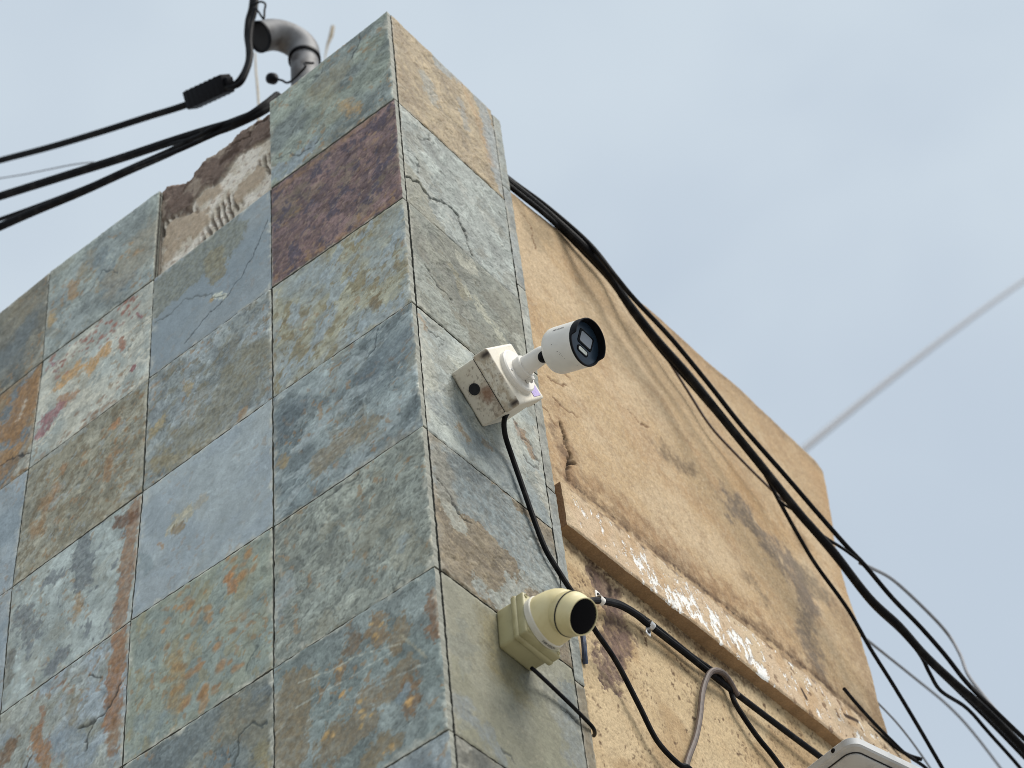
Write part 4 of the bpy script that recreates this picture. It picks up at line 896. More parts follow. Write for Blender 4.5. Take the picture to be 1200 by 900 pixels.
# ================================================================== BULLET CAMERA
t1 = thing('security_camera', (0, 0.158, Z0 - 1.0156), 'white bullet security camera on a dirty square box turned on its corner', 'security camera')
inv = Vector((0, -0.158, -(Z0 - 1.0156)))
BC = Vector((0, 0.1578, Z0 - 1.0150))
ax = Vector((1, 0, 0)); e1 = Vector((0, 0.7071, -0.7071)); e2 = Vector((0, 0.7071, 0.7071))   # e1 along the lower left side, e2 across
def at1(o): o.matrix_parent_inverse = Matrix.Translation(inv); return o
hb = 0.0515
def dirt1(co, no):
    p = co - np.array(BC); s, w, x = p @ np.array(e1), p @ np.array(e2), p[:, 0]
    c = np.tile(lin((230, 222, 204), 0.80), (len(co), 1))
    left = sstep(-hb + 0.008, -hb + 0.002, w) if False else (w < -hb + 0.004)
    n = fbm(s, x, 42, 7, 6, 0.7); n2 = fbm(s + w, x - w, 150, 8, 4, 0.65)
    face = (w < -hb + 0.003)
    k = face * sstep(0.02, 0.35, n + 0.55 * sstep(0.010, 0.046, x) * sstep(-0.03, 0.03, s) - 0.12)
    c += (lin((168, 148, 124), 0.9) - c) * (k * 0.45)[:, None]
    k = face * sstep(0.25, 0.5, n2 + 0.45 * sstep(0.015, 0.046, x) * sstep(-0.045, 0.02, s))
    c += (lin((120, 102, 88), 0.8) - c) * (k * 0.5)[:, None]
    k = face * (1 - sstep(0.004, 0.02, np.hypot(s - 0.008, x - 0.036) + n * 0.012))
    c += (lin((140, 92, 60), 0.8) - c) * (k * 0.75)[:, None]
    k = sstep(0.3, 0.55, n2) * 0.25 + (x < 0.003) * 0.4
    c += (lin((150, 140, 120), 0.8) - c) * k[:, None]
    return c
jb = at1(rbox('junction_box', BC + ax * 0.0245, (ax, e1, e2), (0.0245, hb, hb), M['dirty_plastic'], t1, 0.004, 3)); paint(jb, dirt1)
LC = BC + ax * 0.0640
def dirt2(co, no):
    p = co - np.array(BC); s, w, x = p @ np.array(e1), p @ np.array(e2), p[:, 0]
    c = np.tile(lin((234, 227, 210), 0.80), (len(co), 1))
    n2 = fbm(s + w, x * 2 - w, 70, 18, 6, 0.7)
    face = sstep(-hb + 0.002, -hb - 0.0015, w)
    k = face * sstep(-0.05, 0.4, n2 + 0.35 * sstep(0.03, 0.05, np.abs(s)) + 0.1)
    c += (lin((178, 160, 134), 0.9) - c) * (k * 0.7)[:, None]
    k = face * sstep(0.30, 0.42, fbm(s, x, 190, 19, 4, 0.6))
    c += (lin((104, 88, 76), 0.8) - c) * (k * 0.6)[:, None]
    k = face * np.maximum(np.exp(-((s + 0.045) / 0.006) ** 2), np.exp(-((s - 0.047) / 0.005) ** 2)) * sstep(0.055, 0.07, x)
    c += (lin((60, 50, 44), 0.8) - c) * np.clip(k * 1.0, 0, 1)[:, None]
    k = sstep(0.22, 0.5, n2) * 0.3 * (x > 0.078)
    c += (lin((176, 168, 150), 0.8) - c) * k[:, None]
    return c
ld = at1(rbox('lid', LC, (ax, e1, e2), (0.0150, hb + 0.0025, hb + 0.0025), M['dirty_plastic'], t1, 0.004, 3)); paint(ld, dirt2)
at1(rbox('lid_seam', BC + ax * 0.0488, (ax, e1, e2), (0.0010, hb - 0.001, hb - 0.001), M['dark'], t1, 0))
pk_ = BC + e2 * (-hb - 0.0008) + ax * 0.0235 + e1 * -0.008
pl = at1(lathe('knockout_plug', [(0, 0.0100), (0.0012, 0.0098), (0.0016, 0.0085), (0.0004, 0.007), (0.0004, 0)], pk_, -e2, M['dark'], t1, 24))
XF = 0.0790
at1(lathe('mount_base', [(0, 0.0405), (0.0075, 0.0400), (0.0095, 0.0375), (0.0095, 0)], BC + ax * XF, ax, M['white_paint'], t1, 56))
for s_ in (-1, 1):
    q_ = BC + ax * (XF + 0.0095) + e2 * (s_ * 0.030) + e1 * (0.004 * s_)
    at1(lathe('screw', [(0, 0.0028), (0.0010, 0.0026), (0.0010, 0)], q_, ax, M['steel'], t1, 14))
at1(lathe('collar', [(0, 0.0205), (0.012, 0.0205), (0.014, 0.0190), (0.014, 0)], BC + ax * (XF + 0.0095), ax, M['white_paint'], t1, 40))
kn = at1(rbox('clamp_lug', BC + ax * (XF + 0.0165) + e1 * 0.021 , (ax, e1, e2), (0.006, 0.005, 0.006), M['white_paint'], t1, 0.0015))
at1(lathe('clamp_screw', [(0, 0.0026), (0.003, 0.0026), (0.003, 0)], BC + ax * (XF + 0.0165) + e1 * 0.026, e1, M['steel'], t1, 14))
at1(lathe('arm', [(0.0, 0.0168), (0.010, 0.0160), (0.026, 0.0152), (0.036, 0.0146), (0.041, 0.0125), (0.044, 0.008), (0.045, 0)], BC + ax * (XF + 0.023), ax, M['white_paint'], t1, 40, 0.9))
n1 = Vector(facing(0.965, -0.24, 0.60))
r1, u1, _ = frame(n1)
R1, L1 = 0.0392, 0.067
XJ = BC + ax * (XF + 0.0600) + Vector((0, -0.002, -0.0085))
bm = bmesh.new(); bmesh.ops.create_uvsphere(bm, u_segments=24, v_segments=14, radius=0.0105, matrix=Matrix.Translation(XJ))
at1(bm_obj('ball', bm, M['visor_black'], t1))
front = Vector(atx(687.0, 401.5, 0.214))
rear = front - n1 * L1
at1(tube('joint', [BC + ax * (XF + 0.050), rear + n1 * 0.004 - u1 * 0.004], 0.0125, M['visor_black'], t1, 20, 2, False))
at1(lathe('barrel', [(0, 0), (0, R1 * 0.80), (0.0025, R1 * 0.92), (0.008, R1 * 0.985), (0.014, R1), (L1 - 0.003, R1), (L1 - 0.002, R1 * 0.97)], rear, n1, M['white_paint'], t1, 72, 0.7))
# visor: a ring that reaches further forward over the top
bm = bmesh.new(); seg = 96; rg = []
for k in range(seg):
    a = 2 * math.pi * k / seg
    dirv = r1 * math.cos(a) + u1 * math.sin(a)
    ext = 0.0095 * float(sstep(-0.28, -0.16, math.sin(a)))
    row = []
    for rr, dd in ((R1 * 1.0, L1 - 0.004), (R1 * 1.012, L1 - 0.003), (R1 * 1.012, L1 + ext - 0.001), (R1 * 0.995, L1 + ext), (R1 * 0.955, L1 + ext), (R1 * 0.93, L1 - 0.004)):
        row.append(bm.verts.new(rear + n1 * dd + dirv * rr))
    rg.append(row)
for k in range(seg):
    p, q = rg[k], rg[(k + 1) % seg]
    for i in range(5): bm.faces.new((p[i], q[i], q[i + 1], p[i + 1]))
at1(bm_obj('visor', bm, M['visor_black'], t1))
FP = rear + n1 * (L1 - 0.004)
at1(lathe('face_plate', [(-0.004, R1 * 0.945), (0, R1 * 0.94), (0.0008, R1 * 0.89), (0.0008, 0)], FP, n1, M['face_blue'], t1, 64))
wc = FP + n1 * 0.0008 + u1 * 0.006
at1(slab('window_bezel', rrect(0.0185, 0.0135, 0.004), wc, r1, u1, n1, [(0, 0), (0.0012, 0.0004), (0.0012, 0.003)], M['lens_black'], t1))
at1(slab('lens_window', rrect(0.0145, 0.0098, 0.003), wc + n1 * 0.0011, r1, u1, n1, [(0, 0), (0.0006, 0.0002), (0.0006, 0.001)], M['window_grey'], t1))
lc = FP + n1 * 0.0008 - u1 * 0.0165 - r1 * 0.001
at1(slab('lamp_bezel', rrect(0.0145, 0.0060, 0.0055), lc, r1, u1, n1, [(0, 0), (0.0010, 0.0003), (0.0010, 0.002)], M['lens_black'], t1))
at1(slab('lamp_lens', rrect(0.0112, 0.0036, 0.0034), lc + n1 * 0.0009, r1, u1, n1, [(0, 0), (0.0006, 0.0002), (0.0006, 0.001)], M['lamp_lens'], t1))
def bend1(a0, d0, sgn=1):
    def f(x, y):
        a = a0 + y / R1
        return rear + n1 * (d0 + x) + (r1 * math.cos(a) + u1 * math.sin(a)) * (R1 + 0.0003)
    return f
TXT_A = math.radians(128)
def bend_text(a0, d0):
    def f(x, y):
        a = a0 - y / R1
        return rear + n1 * (d0 + x) + (r1 * math.cos(a) + u1 * math.sin(a)) * (R1 + 0.0004)
    return f
at1(text('lettering', 'HIKVISION', 0.0048, rear, r1, u1, n1, M['print'], t1, bend_text(math.radians(166), 0.036)))
rr_ = random.Random(5)
bm = bmesh.new()
for k in range(9):                                   # dirt specks along the underside of the barrel
    a0 = math.radians(rr_.gauss(232, 22)); d0 = 0.040 + rr_.gauss(0, 0.004) + (a0 - 4.05) * 0.020; s_ = rr_.uniform(0.0003, 0.0007)
    pts = [(0, s_), (s_ * rr_.uniform(0.8, 2.2), 0), (0, -s_), (-s_ * rr_.uniform(0.8, 2.0), 0)]
    bm.faces.new([bm.verts.new(bend_text(a0, d0)(x, y)) for x, y in pts])
at1(bm_obj('grime_specks', bm, M['print'], t1, False))['kind'] = 'stuff'
sp = BC + ax * (XF + 0.0004) + e1 * 0.038 + e2 * 0.030
at1(rbox('sticker', sp, (ax, e1, e2), (0.0004, 0.010, 0.014), M['sticker'], t1, 0))

# ================================================================== DOME CAMERA
DC = Vector((0, 0.1722, Z0 - 1.5405))
t2 = thing('security_camera', tuple(DC), 'cream turret security camera with black eye on a square cream box', 'security camera')
def at2(o): o.matrix_parent_inverse = Matrix.Translation(-DC); return o
w1 = math.radians(-2.5)
f1 = Vector((0, math.cos(w1), math.sin(w1))); f2 = Vector((0, -math.sin(w1), math.cos(w1)))
hd = 0.0372
at2(rbox('junction_box', DC + ax * 0.0165, (ax, f1, f2), (0.0165, hd, hd), M['cream_dark'], t2, 0.005, 3))
at2(rbox('box_rim', DC + ax * 0.0360, (ax, f1, f2), (0.0055, hd + 0.0045, hd + 0.0045), M['cream_dark'], t2, 0.004, 3))
at2(rbox('lid', DC + ax * 0.0475, (ax, f1, f2), (0.0075, hd + 0.0030, hd + 0.0030), M['cream_dark'], t2, 0.003, 3))
for i, j in ((-1, -1), (1, -1), (-1, 1), (1, 1)):
    at2(lathe('screw', [(-0.004, 0.0034), (0.0012, 0.0034), (0.0016, 0.0026), (0.0006, 0.002), (0.0006, 0)], DC + ax * 0.055 + f1 * (i * (hd - 0.003)) + f2 * (j * (hd - 0.003)), ax, M['cream_dark'], t2, 14))
RB = 0.0420
at2(lathe('base_ring', [(0, RB), (0.009, RB + 0.0004), (0.0105, RB - 0.0006), (0.0105, 0)], DC + ax * 0.0552, ax, M['ring_white'], t2, 64))
n2 = Vector(facing(0.986, 0.165, 0.74))
EC = DC + ax * 0.104 + f1 * 0.004
at2(lathe('turret', [(0.0105, RB - 0.0014), (0.018, RB - 0.0016), (0.032, RB - 0.003), (0.044, RB - 0.0062), (0.054, RB - 0.0115), (0.061, RB - 0.0175), (0.066, RB - 0.025), (0.069, RB - 0.034), (0.070, 0)], DC + ax * 0.0552, ax, M['cream'], t2, 64, 0.9))
RE = 0.0335
prof = [(RE * math.sin(a), RE * math.cos(a)) for a in [math.radians(d) for d in range(-80, 26, 7)]] + [(0.0170, 0.0292), (0.0250, 0.0282), (0.0266, 0.0276), (0.0268, 0.0262), (0.0246, 0.0258)]
eye_front = Vector(atx(683.6, 722.6, 0.134))
EC = eye_front - n2 * 0.0262
at2(lathe('eyeball', prof, EC, n2, M['cream'], t2, 64, 0.9))
at2(lathe('eye_seam', [(-0.0010, RE * 0.97), (-0.0010, RE * 1.020), (0.0012, RE * 1.020), (0.0012, RE * 0.97)], EC + n2 * 0.002, n2, M['dark'], t2, 64))
at2(lathe('lens_face', [(0, 0.0260), (0.0012, 0.0252), (0.0018, 0.022), (0.0020, 0.010), (0.0021, 0)], EC + n2 * 0.0246, n2, M['lens_black'], t2, 56))
r2, u2, _ = frame(n2)
def bend2(a0):
    def f(x, y):
        a = a0 + x / RB
        return DC + ax * (0.0600 + y) + (f1 * math.cos(a) + f2 * math.sin(a)) * (RB + 0.0008)
    return f
at2(text('lettering', 'HIKVISION', 0.0062, DC, f1, f2, ax, M['print'], t2, bend2(math.radians(-82))))

# ================================================================== CABLES
def cable(label, pts, r, mat='black_cable', group=None, plane='x', seg=10, cat='cable', n=6, pre=(), ext0=0.0, ext1=0.0, flat=False):
    P = [(atx if plane == 'x' else aty)(*p) for p in pts]
    def onward(a, b, d):                    # run on past the last measured point, to the next support
        v = b - a
        if flat: v[0] = 0.0
        return b + v / np.linalg.norm(v) * d
    P = catmull(P, n)
    if ext1: P.append(onward(P[-2], P[-1], ext1))
    if ext0: P.insert(0, onward(P[1], P[0], ext0))
    P = [np.array(q, float) for q in pre] + P
    o = tube('cable', P, r, M[mat], None, seg, n, False)
    return tag(o, label, cat, group)
px = lambda w, dist=4.0: w * dist / F_PX / 2        # radius for a width in photo pixels
# down the pier from the white camera
cable('black cable dropping from the white bullet camera box past the cream camera',
      [(597, 480, 0.030), (591, 492, 0.030), (592, 510, 0.020), (600, 535, 0.012), (614, 575, 0.009), (628, 615, 0.008), (640, 645, 0.008), (655, 670, 0.009), (668, 690, 0.012), (685, 715, 0.014), (697, 738, 0.005), (722, 775, -0.010), (748, 825, -0.014), (770, 868, -0.015), (795, 895, -0.012), (806, 899, -0.010), (822, 915, -0.01)], px(7.2, 3.0), ext1=1.2, flat=True)
cable('short black cable from the bottom of the cream camera box', [(623, 783, 0.024), (629, 788, 0.022), (645, 803, 0.012), (668, 825, 0.008), (688, 845, 0.007), (695, 853, 0.005), (697, 859, -0.006), (696, 862, -0.015)], px(5.2, 3.0))
cable('thick black cable clipped to the tan wall below the ledge', [(678, 712, -0.004), (690, 705, -0.004), (703, 704, -0.008), (725, 709, -0.012), (745, 720, -0.014), (760, 732, -0.015), (800, 763, -0.016), (850, 803, -0.016), (905, 845, -0.015), (960, 886, -0.012), (1000, 915, -0.01)], px(9.0, 3.2), ext1=1.2, flat=True)
cable('thin black cable beside the thick clipped cable on the tan wall', [(708, 703, -0.012), (730, 709, -0.018), (765, 732, -0.020), (810, 768, -0.021), (850, 798, -0.020), (862, 825, -0.018), (885, 860, -0.018), (905, 885, -0.018), (925, 912, -0.016)], px(7, 3.4), ext1=1.2, flat=True)
cable('brown cable looping up to the clipped black cable', [(800, 915, -0.018), (806, 890, -0.018), (815, 865, -0.018), (820, 840, -0.018), (823, 812, -0.017), (829, 793, -0.012), (836, 786, -0.006), (846, 788, -0.004), (854, 797, -0.008), (864, 815, -0.014)], px(8, 3.4), 'brown_cable', ext0=1.2, flat=True)
cable('dark blue cable end in the gap between slate trim and tan wall', [(682, 740, -0.018), (684, 752, -0.018), (685, 765, -0.019), (686, 778, -0.026)], px(7, 3.2), 'blue_cable')
G1 = 'cables slung along the tan wall'
cable('thickest black cable slung along the top of the tan wall', [(580, 199, -0.065), (603, 219, -0.035), (640, 249, -0.026), (685, 290, 0.0), (717, 326, 0.01), (733, 351, 0.015), (767, 395, 0.02), (807, 440, 0.03), (850, 494, 0.05), (893, 547, 0.06), (933, 597, 0.07), (953, 620, 0.075), (977, 647, 0.08), (1018, 700, 0.09), (1053, 733, 0.1), (1083, 767, 0.11), (1118, 800, 0.12), (1158, 835, 0.13), (1215, 893, 0.15)], px(10.5, 4.1), group=G1, ext1=6.0)
cable('upper black cable splitting from the thick one before the wall end', [(580, 196, -0.075), (604, 215, -0.04), (642, 243, -0.022), (690, 285, 0.01), (720, 322, 0.04), (743, 350, 0.045), (787, 397, 0.05), (833, 453, 0.06), (870, 500, 0.07), (920, 557, 0.08), (957, 600, 0.085), (993, 641, 0.09), (1013, 662, 0.095), (1045, 700, 0.1), (1077, 733, 0.11), (1107, 767, 0.12), (1133, 800, 0.13), (1166, 833, 0.16), (1215, 880, 0.18)], px(6, 4.1), group=G1, ext1=6.0)
cable('black cable hugging the underside of the slung bundle', [(580, 203, -0.055), (603, 223, -0.03), (645, 257, -0.022), (700, 312, -0.018), (722, 338, -0.012), (742, 368, -0.006), (776, 412, 0.0), (815, 456, 0.01), (856, 504, 0.025), (897, 555, 0.035), (937, 604, 0.045), (980, 655, 0.055), (1020, 706, 0.065), (1056, 740, 0.075), (1086, 773, 0.085), (1120, 806, 0.09), (1155, 840, 0.1), (1215, 902, 0.12)], px(6.5, 4.1), group=G1, ext1=6.0)
cable('slim black cable dropping steeply from the bundle across the tan wall', [(872, 524, 0.03), (893, 550, 0.035), (913, 587, 0.035), (937, 630, 0.03), (957, 663, 0.03), (993, 713, 0.03), (1020, 760, 0.03), (1047, 803, 0.03), (1077, 853, 0.03), (1110, 910, 0.03)], px(5, 4.1), group=G1, ext1=4.0, flat=True)
cable('thin dark cable bowed beneath the bundle on the tan wall', [(735, 352, 0.0), (755, 382, -0.012), (777, 413, -0.016), (807, 460, -0.018), (833, 500, -0.016), (867, 537, -0.012), (903, 573, -0.002), (920, 588, 0.01)], px(3.4, 4.1), 'brown_cable', group=G1)
cable('looped black cable hanging just under the bundle end', [(1062, 745, 0.1), (1080, 770, 0.09), (1090, 790, 0.085), (1103, 810, 0.08), (1133, 830, 0.08), (1160, 860, 0.08), (1193, 897, 0.08), (1205, 915, 0.08)], px(5, 4.1), group=G1, ext1=4.0, flat=True)
cable('short black cross cable joining two cables of the bundle', [(956, 622, .077), (972, 633, .082), (988, 643, .086), (1010, 659, .094)], px(4, 4.1), group=G1)
cable('short black tie cable low on the bundle over the wall', [(911, 585, 0.035), (920, 592, 0.04), (930, 598, 0.045), (940, 605, 0.05)], px(3.4, 4.1), group=G1)
cable('pale grey cable arching out from the bundle against the sky', [(1008, 660, 0.085), (1022, 666, 0.06), (1047, 680, 0.02), (1083, 713, 0.0), (1110, 742, 0.0), (1125, 767, 0.02), (1134, 790, 0.05), (1150, 812, 0.09), (1168, 834, 0.135)], px(4.5, 4.4), 'grey_cable')
G3 = 'far cables hanging past the wall'
cable('faint grey cable sagging behind the end of the tan wall', [(955, 700, 1.44), (985, 725, 1.55), (1025, 757, 1.75), (1070, 793, 2.0), (1110, 826, 2.3), (1140, 858, 2.5), (1180, 910, 2.8)], px(3.6, 4.9), 'grey_cable', plane='y', ext1=5.0)
cable('faintest grey cable low behind the wall end near the housing', [(1000, 795, 1.44), (1020, 815, 1.52), (1050, 846, 1.7), (1075, 878, 1.85), (1100, 915, 2.0)], px(2.4, 4.9), 'grey_cable', plane='y', ext1=5.0)
cable('thick grey overhead cable rising behind the wall to the right', [(900, 562, -16.0), (945, 524, -16.0), (1030, 455, -16.0), (1120, 386, -16.0), (1200, 329, -16.0), (1260, 290, -16.0)], px(17, 28), 'grey_cable', ext0=60.0, ext1=400.0)
# short ends at the wall's lower right corner
cable('stiff black cable end poking up over the ledge', [(989, 807, 0.03), (1005, 826, 0.025), (1025, 848, 0.02), (1045, 868, 0.02), (1062, 884, 0.02), (1085, 900, 0.02), (1095, 915, 0.02)], px(4.5, 3.9), ext1=1.2, flat=True)
cable('frayed black cable lying along the top of the ledge', [(985, 825, -0.02), (1000, 836, -0.012), (1015, 848, -0.008), (1030, 860, -0.005), (1050, 876, 0.0), (1065, 885, 0.01), (1080, 890, 0.03)], px(5, 3.9))
# left: cables from behind the parapet
G2 = 'cables leaving the wall top to the left'
cable('upper black cable sagging left from the broken wall top', [(325, 112, 0.14), (310, 124, 0.11), (285, 140, 0.09), (245, 152, 0.08), (200, 166, 0.07), (140, 186, 0.06), (70, 208, 0.04), (0, 230, 0.02), (-40, 243, 0.0)], px(11.5, 4.2), group=G2, plane='y', ext1=5.0)
cable('lower black cable sagging left from the broken wall top', [(328, 114, 0.14), (308, 130, 0.11), (270, 148, 0.09), (235, 160, 0.08), (200, 178, 0.07), (150, 200, 0.06), (95, 225, 0.05), (40, 248, 0.03), (-5, 268, 0.02), (-40, 284, 0.0)], px(11, 4.2), group=G2, plane='y', ext1=5.0)
cable('black cable crossing between the upper and lower sagging cables', [(322, 116, 0.13), (300, 130, 0.10), (255, 148, 0.075), (225, 163, 0.07), (185, 172, 0.07), (140, 188, 0.065), (85, 204, 0.06), (40, 218, 0.05), (-40, 244, 0.02)], px(6, 4.2), group=G2, plane='y', ext1=5.0)
cable('black cable closest below the lower sagging one at the left edge', [(326, 118, 0.13), (300, 136, 0.10), (250, 158, 0.08), (205, 178, 0.06), (150, 199, 0.055), (95, 222, 0.05), (45, 241, 0.05), (0, 257, 0.05), (-40, 270, 0.04)], px(6, 4.2), group=G2, plane='y', ext1=5.0)
cable('hair-thin pale wire above the sagging cables', [(-20, 212, 0.3), (25, 205, 0.3), (50, 200, 0.3), (85, 193, 0.3), (110, 190, 0.3)], px(2, 4.5), 'grey_cable', plane='y', ext0=5.0)
cable('black cable from the left edge up to the black connector block', [(-40, 200, 0.10), (0, 188, 0.11), (60, 172, 0.12), (120, 154, 0.13), (170, 138, 0.14), (215, 124, 0.15), (232, 116, 0.155)], px(9.5, 4.3), plane='y', ext0=5.0)
cable('black cable climbing from the connector block past the pipe mouth', [(258, 102, 0.155), (274, 100, 0.16), (284, 90, 0.16), (291, 74, 0.17), (292, 58, 0.17), (290, 42, 0.17), (291, 25, 0.17), (295, 10, 0.17), (297, -12, 0.17), (298, -40, 0.17)], px(9.5, 4.3), plane='y', ext1=2.5)
cable('second black cable twisted beside the one climbing past the pipe', [(262, 104, 0.150), (280, 99, 0.155), (289, 84, 0.16), (294, 66, 0.165), (293, 48, 0.165), (295, 28, 0.165), (299, 12, 0.165), (301, -12, 0.165), (302, -40, 0.165)], px(7, 4.3), plane='y', ext1=2.5)
cable('small black wire loop above the pipe mouth', [(298, 8, 0.16), (303, 14, 0.16), (309, 22, 0.16), (310, 12, 0.16), (311, 5, 0.16), (306, 2, 0.16), (300, 4, 0.16), (294, 6, 0.16)], px(3, 4.3), plane='y')
# black connector block on the left cable
cA, cB = Vector(aty(222, 118, 0.15)), Vector(aty(267, 97, 0.15))
d_ = (cB - cA).normalized(); sd = Vector(FWD).cross(d_).normalized(); td = d_.cross(sd)
cbk = thing('cable_connector', tuple(cA), 'black ribbed connector block hanging on the left cable', 'connector')
hw = 25 * 4.3 / F_PX / 2
rbox('block', (cB - cA) * 0.5, (d_, sd, td), ((cB - cA).length / 2, hw, hw * 0.8), M['visor_black'], cbk, 0.004, 2)
for k in range(7):
    rbox('rib', d_ * ((cB - cA).length * (0.12 + 0.12 * k)), (d_, sd, td), (0.0030, hw + 0.0002, hw * 0.8 + 0.0002), M['visor_black'], cbk, 0.0008, 1)
rbox('end_cap', (cB - cA) + d_ * 0.004, (d_, sd, td), (0.006, hw * 0.55, hw * 0.5), M['visor_black'], cbk, 0.002, 2)

# cable clips
def clip(px_, py_, X, ang, side, label, mat, R_):
    c = Vector(atx(px_, py_, X)); o = thing('cable_clip', tuple(c), label, 'cable clip', 'clips holding the thick cable to the tan wall')
    a_ = Vector((0, math.cos(ang), math.sin(ang))); b_ = Vector((0, -math.sin(ang), math.cos(ang))) * side; w_ = 0.0058
    bm = bmesh.new(); rows = []
    for t in np.linspace(-0.5, math.pi + 0.2, 16):
        n_ = b_ * math.cos(t) + Vector((1, 0, 0)) * math.sin(t)
        rows.append([bm.verts.new(n_ * r + a_ * w) for r, w in ((R_, -w_), (R_ + 0.0014, -w_), (R_ + 0.0014, w_), (R_, w_))])
    for p, q in zip(rows[:-1], rows[1:]):
        for i in range(4): bm.faces.new((p[i], p[(i + 1) % 4], q[(i + 1) % 4], q[i]))
    bm.faces.new(rows[0]); bm.faces.new(rows[-1][::-1])
    bm_obj('strap', bm, M[mat], o, True, 0.5)
    slab('tab', rrect(0.0095, w_ + 0.0008, 0.003), b_ * (R_ + 0.0085) - Vector((0.0045, 0, 0)), b_, a_, Vector((1, 0, 0)), [(0, 0), (0.0016, 0), (0.0020, 0.0004)], M[mat], o)
    lathe('screw', [(0, 0.0036), (0.0014, 0.0034), (0.0022, 0.0020), (0.0018, 0)], b_ * (R_ + 0.0095) - Vector((0.0026, 0, 0)), (1, 0, 0), M['dark'], o, 14)
    return o
clip(703, 704, -0.008, -0.10, 1, 'white clip on the thick cable right beside the cream camera', 'white_paint', 0.0066)
clip(762, 733, -0.015, -0.30, -1, 'metal saddle clip further along the thick cable', 'steel', 0.0066)

# ================================================================== VENT PIPE AND ROOF-EDGE BITS
YP = 0.30
pb_ = Vector(aty(357, 76, YP)); RP = 0.0345
vp_ = thing('vent_pipe', (pb_.x, pb_.y, pb_.z - 0.3), 'grey plastic pipe elbow with open black mouth rising behind the slate wall', 'pipe')
b0 = Vector((0, 0, 0)); up = Vector((0, 0, 1)); hdir = Vector((-0.50, -0.866, 0.0)).normalized()
tube('riser', [b0 - up * 0.6, b0 + up * 0.345], RP * 0.97, M['pvc'], vp_, 32, 4, False)
RBn = 0.055
P = [b0 + up * 0.325, b0 + up * 0.343]
for k in range(0, 13):
    a = math.radians(135 * k / 12)
    P.append(b0 + up * (0.345 + RBn * math.sin(a)) + hdir * (RBn * (1 - math.cos(a))))
dend = (P[-1] - P[-2]).normalized(); P.append(P[-1] + dend * 0.020)
bm = bmesh.new(); tube_bm(bm, P, [RP * 1.1] * len(P), 32, False)
Pi = P[::-1][:8]
tube_bm(bm, Pi, [RP * 0.97] * len(Pi), 32, False)
bm_obj('elbow', bm, M['pvc'], vp_)
tip = P[-1]
lathe('mouth_rim', [(-0.002, RP * 1.12), (0.003, RP * 1.12), (0.003, RP * 0.95), (-0.002, RP * 0.95), (-0.002, RP * 1.12)], tip, dend, M['visor_black'], vp_, 32)
lathe('mouth_shade', [(0, RP * 0.965), (0, 0)], tip + dend * 0.0005, dend, M['dark'], vp_, 32)  # black disc stands in for the shade inside the open pipe
tube('seal_ring', [b0 + up * 0.319, b0 + up * 0.326], RP * 1.13, M['visor_black'], vp_, 32, 2, False)
plug = thing('cable_plug', tuple(aty(318, 92, 0.24)), 'small black plug on a wire in front of the vent pipe', 'plug')
o0 = Vector(aty(318, 92, 0.24))
w_ = [Vector(aty(x, y, Y)) - o0 for x, y, Y in ((322, 92.5, 0.24), (330, 94, 0.24), (337, 97, 0.235), (345, 92, 0.22), (352, 85, 0.21), (358, 78, 0.21), (357, 74, 0.22), (367, 74, 0.22))]
tube('wire', w_, 0.0028, M['black_cable'], plug, 8)
e_ = (w_[0]).normalized(); bm = bmesh.new(); lathe_bm(bm, [(-0.014, 0), (-0.014, 0.007), (-0.004, 0.0135), (0.010, 0.0140), (0.024, 0.006), (0.030, 0)], (0, 0, 0), e_, 14)
bm_obj('plug_body', bm, M['visor_black'], plug)
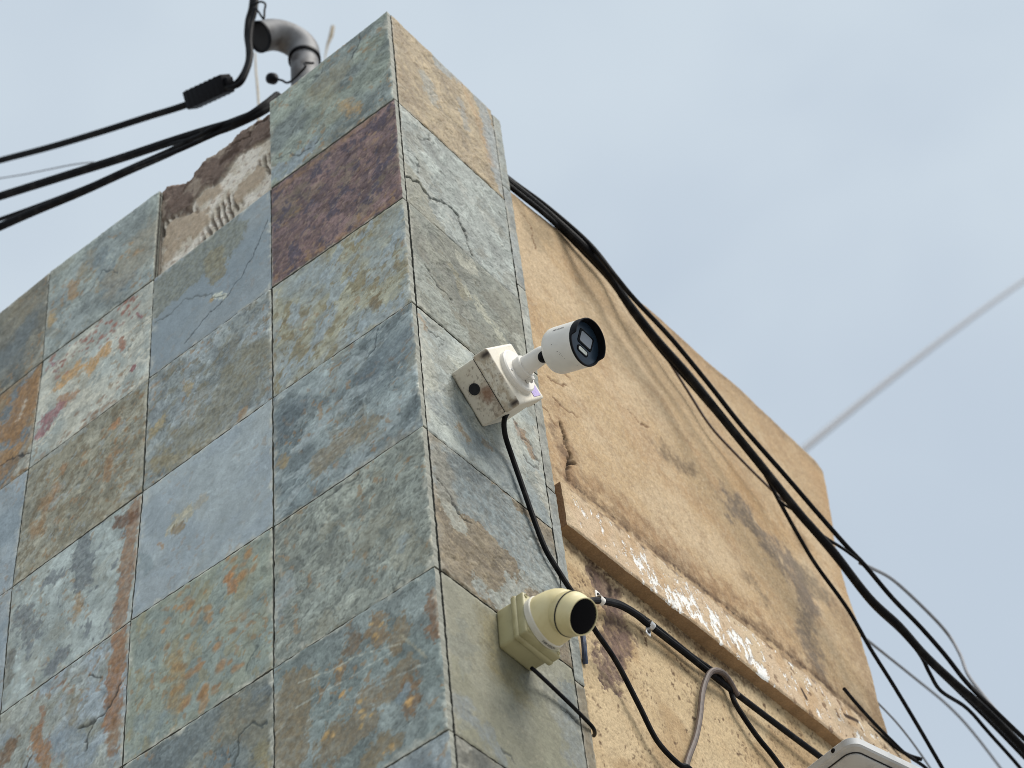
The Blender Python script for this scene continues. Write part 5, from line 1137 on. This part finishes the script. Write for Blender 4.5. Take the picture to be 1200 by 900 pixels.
for pts, r_, lab in (([(381, 66, 0.9), (384, 52, 0.9), (388, 42, 0.9), (390, 31, 0.9)], [0.002, 0.004, 0.007, 0.006], 'pale dry stalk sticking up to the right of the vent pipe'),
                     ([(303, 122, 0.6), (302, 105, 0.6), (300, 85, 0.6), (299, 62, 0.6)], [0.003, 0.0035, 0.003, 0.002], 'thin upright stalk behind the broken wall top')):
    P = [aty(*p) for p in pts]; P.insert(0, P[0] * np.array([1, 1, 0]) + np.array([0, 0, Z0 - 0.23])); r_ = [r_[0]] + r_
    bm = bmesh.new(); tube_bm(bm, P, r_, 8)
    tag(bm_obj('dry_stalk', bm, M['straw']), lab, 'stalk')

# ================================================================== GREY HOUSING BELOW THE LEDGE
hc = Vector(atx(1027, 860, 0.17))
HW, HD, HH = 0.24, 0.21, 0.022
hs = thing('equipment_housing', (XW, hc.y + HW / 2, hc.z), 'pale grey plastic housing with rounded corner and screw below the ledge', 'housing')
hs.rotation_euler.z = math.radians(-12)
cen = Vector((hc.x - HD / 2 - XW, 0, 0))
X_, Y_ = Vector((1, 0, 0)), Vector((0, 1, 0))
slab('cover', rrect(HD / 2, HW / 2, 0.023, 8), cen - up * HH, X_, Y_, up, [(-0.000, 0.012), (0.0, 0.003), (0.003, 0.0), (HH - 0.006, 0.0), (HH, 0.006), (HH + 0.003, 0.03)], M['housing'], hs)
slab('panel', rrect(HD / 2 - 0.016, HW / 2 - 0.016, 0.022, 8), cen - up * (HH + 0.0045), X_, Y_, up, [(0, 0.002), (0.001, 0), (0.0044, 0)], M['housing'], hs)
slab('panel_gap', rrect(HD / 2 - 0.0135, HW / 2 - 0.0135, 0.024, 8), cen - up * (HH + 0.0010), X_, Y_, up, [(0, 0), (0.0009, 0)], M['dark'], hs)
rbox('grille', cen + X_ * (-0.02) - up * (HH + 0.0055) - Y_ * (HW / 2 - 0.034), (X_, Y_, up), (0.05, 0.010, 0.0012), M['dark'], hs, 0.0005, 1)
lathe('screw', [(0, 0.0045), (0.0016, 0.004), (0.0016, 0.002), (0.0008, 0.0018), (0.0008, 0)], cen + X_ * (HD / 2 - 0.045) - Y_ * (HW / 2) - up * (HH * 0.5), -Y_, M['visor_black'], hs, 16)
rbox('wall_bracket', Vector((-0.0 + 0.010, 0, -HH * 0.5)), (X_, Y_, up), (0.012, HW * 0.3, HH * 0.35), M['housing'], hs, 0.002, 1)
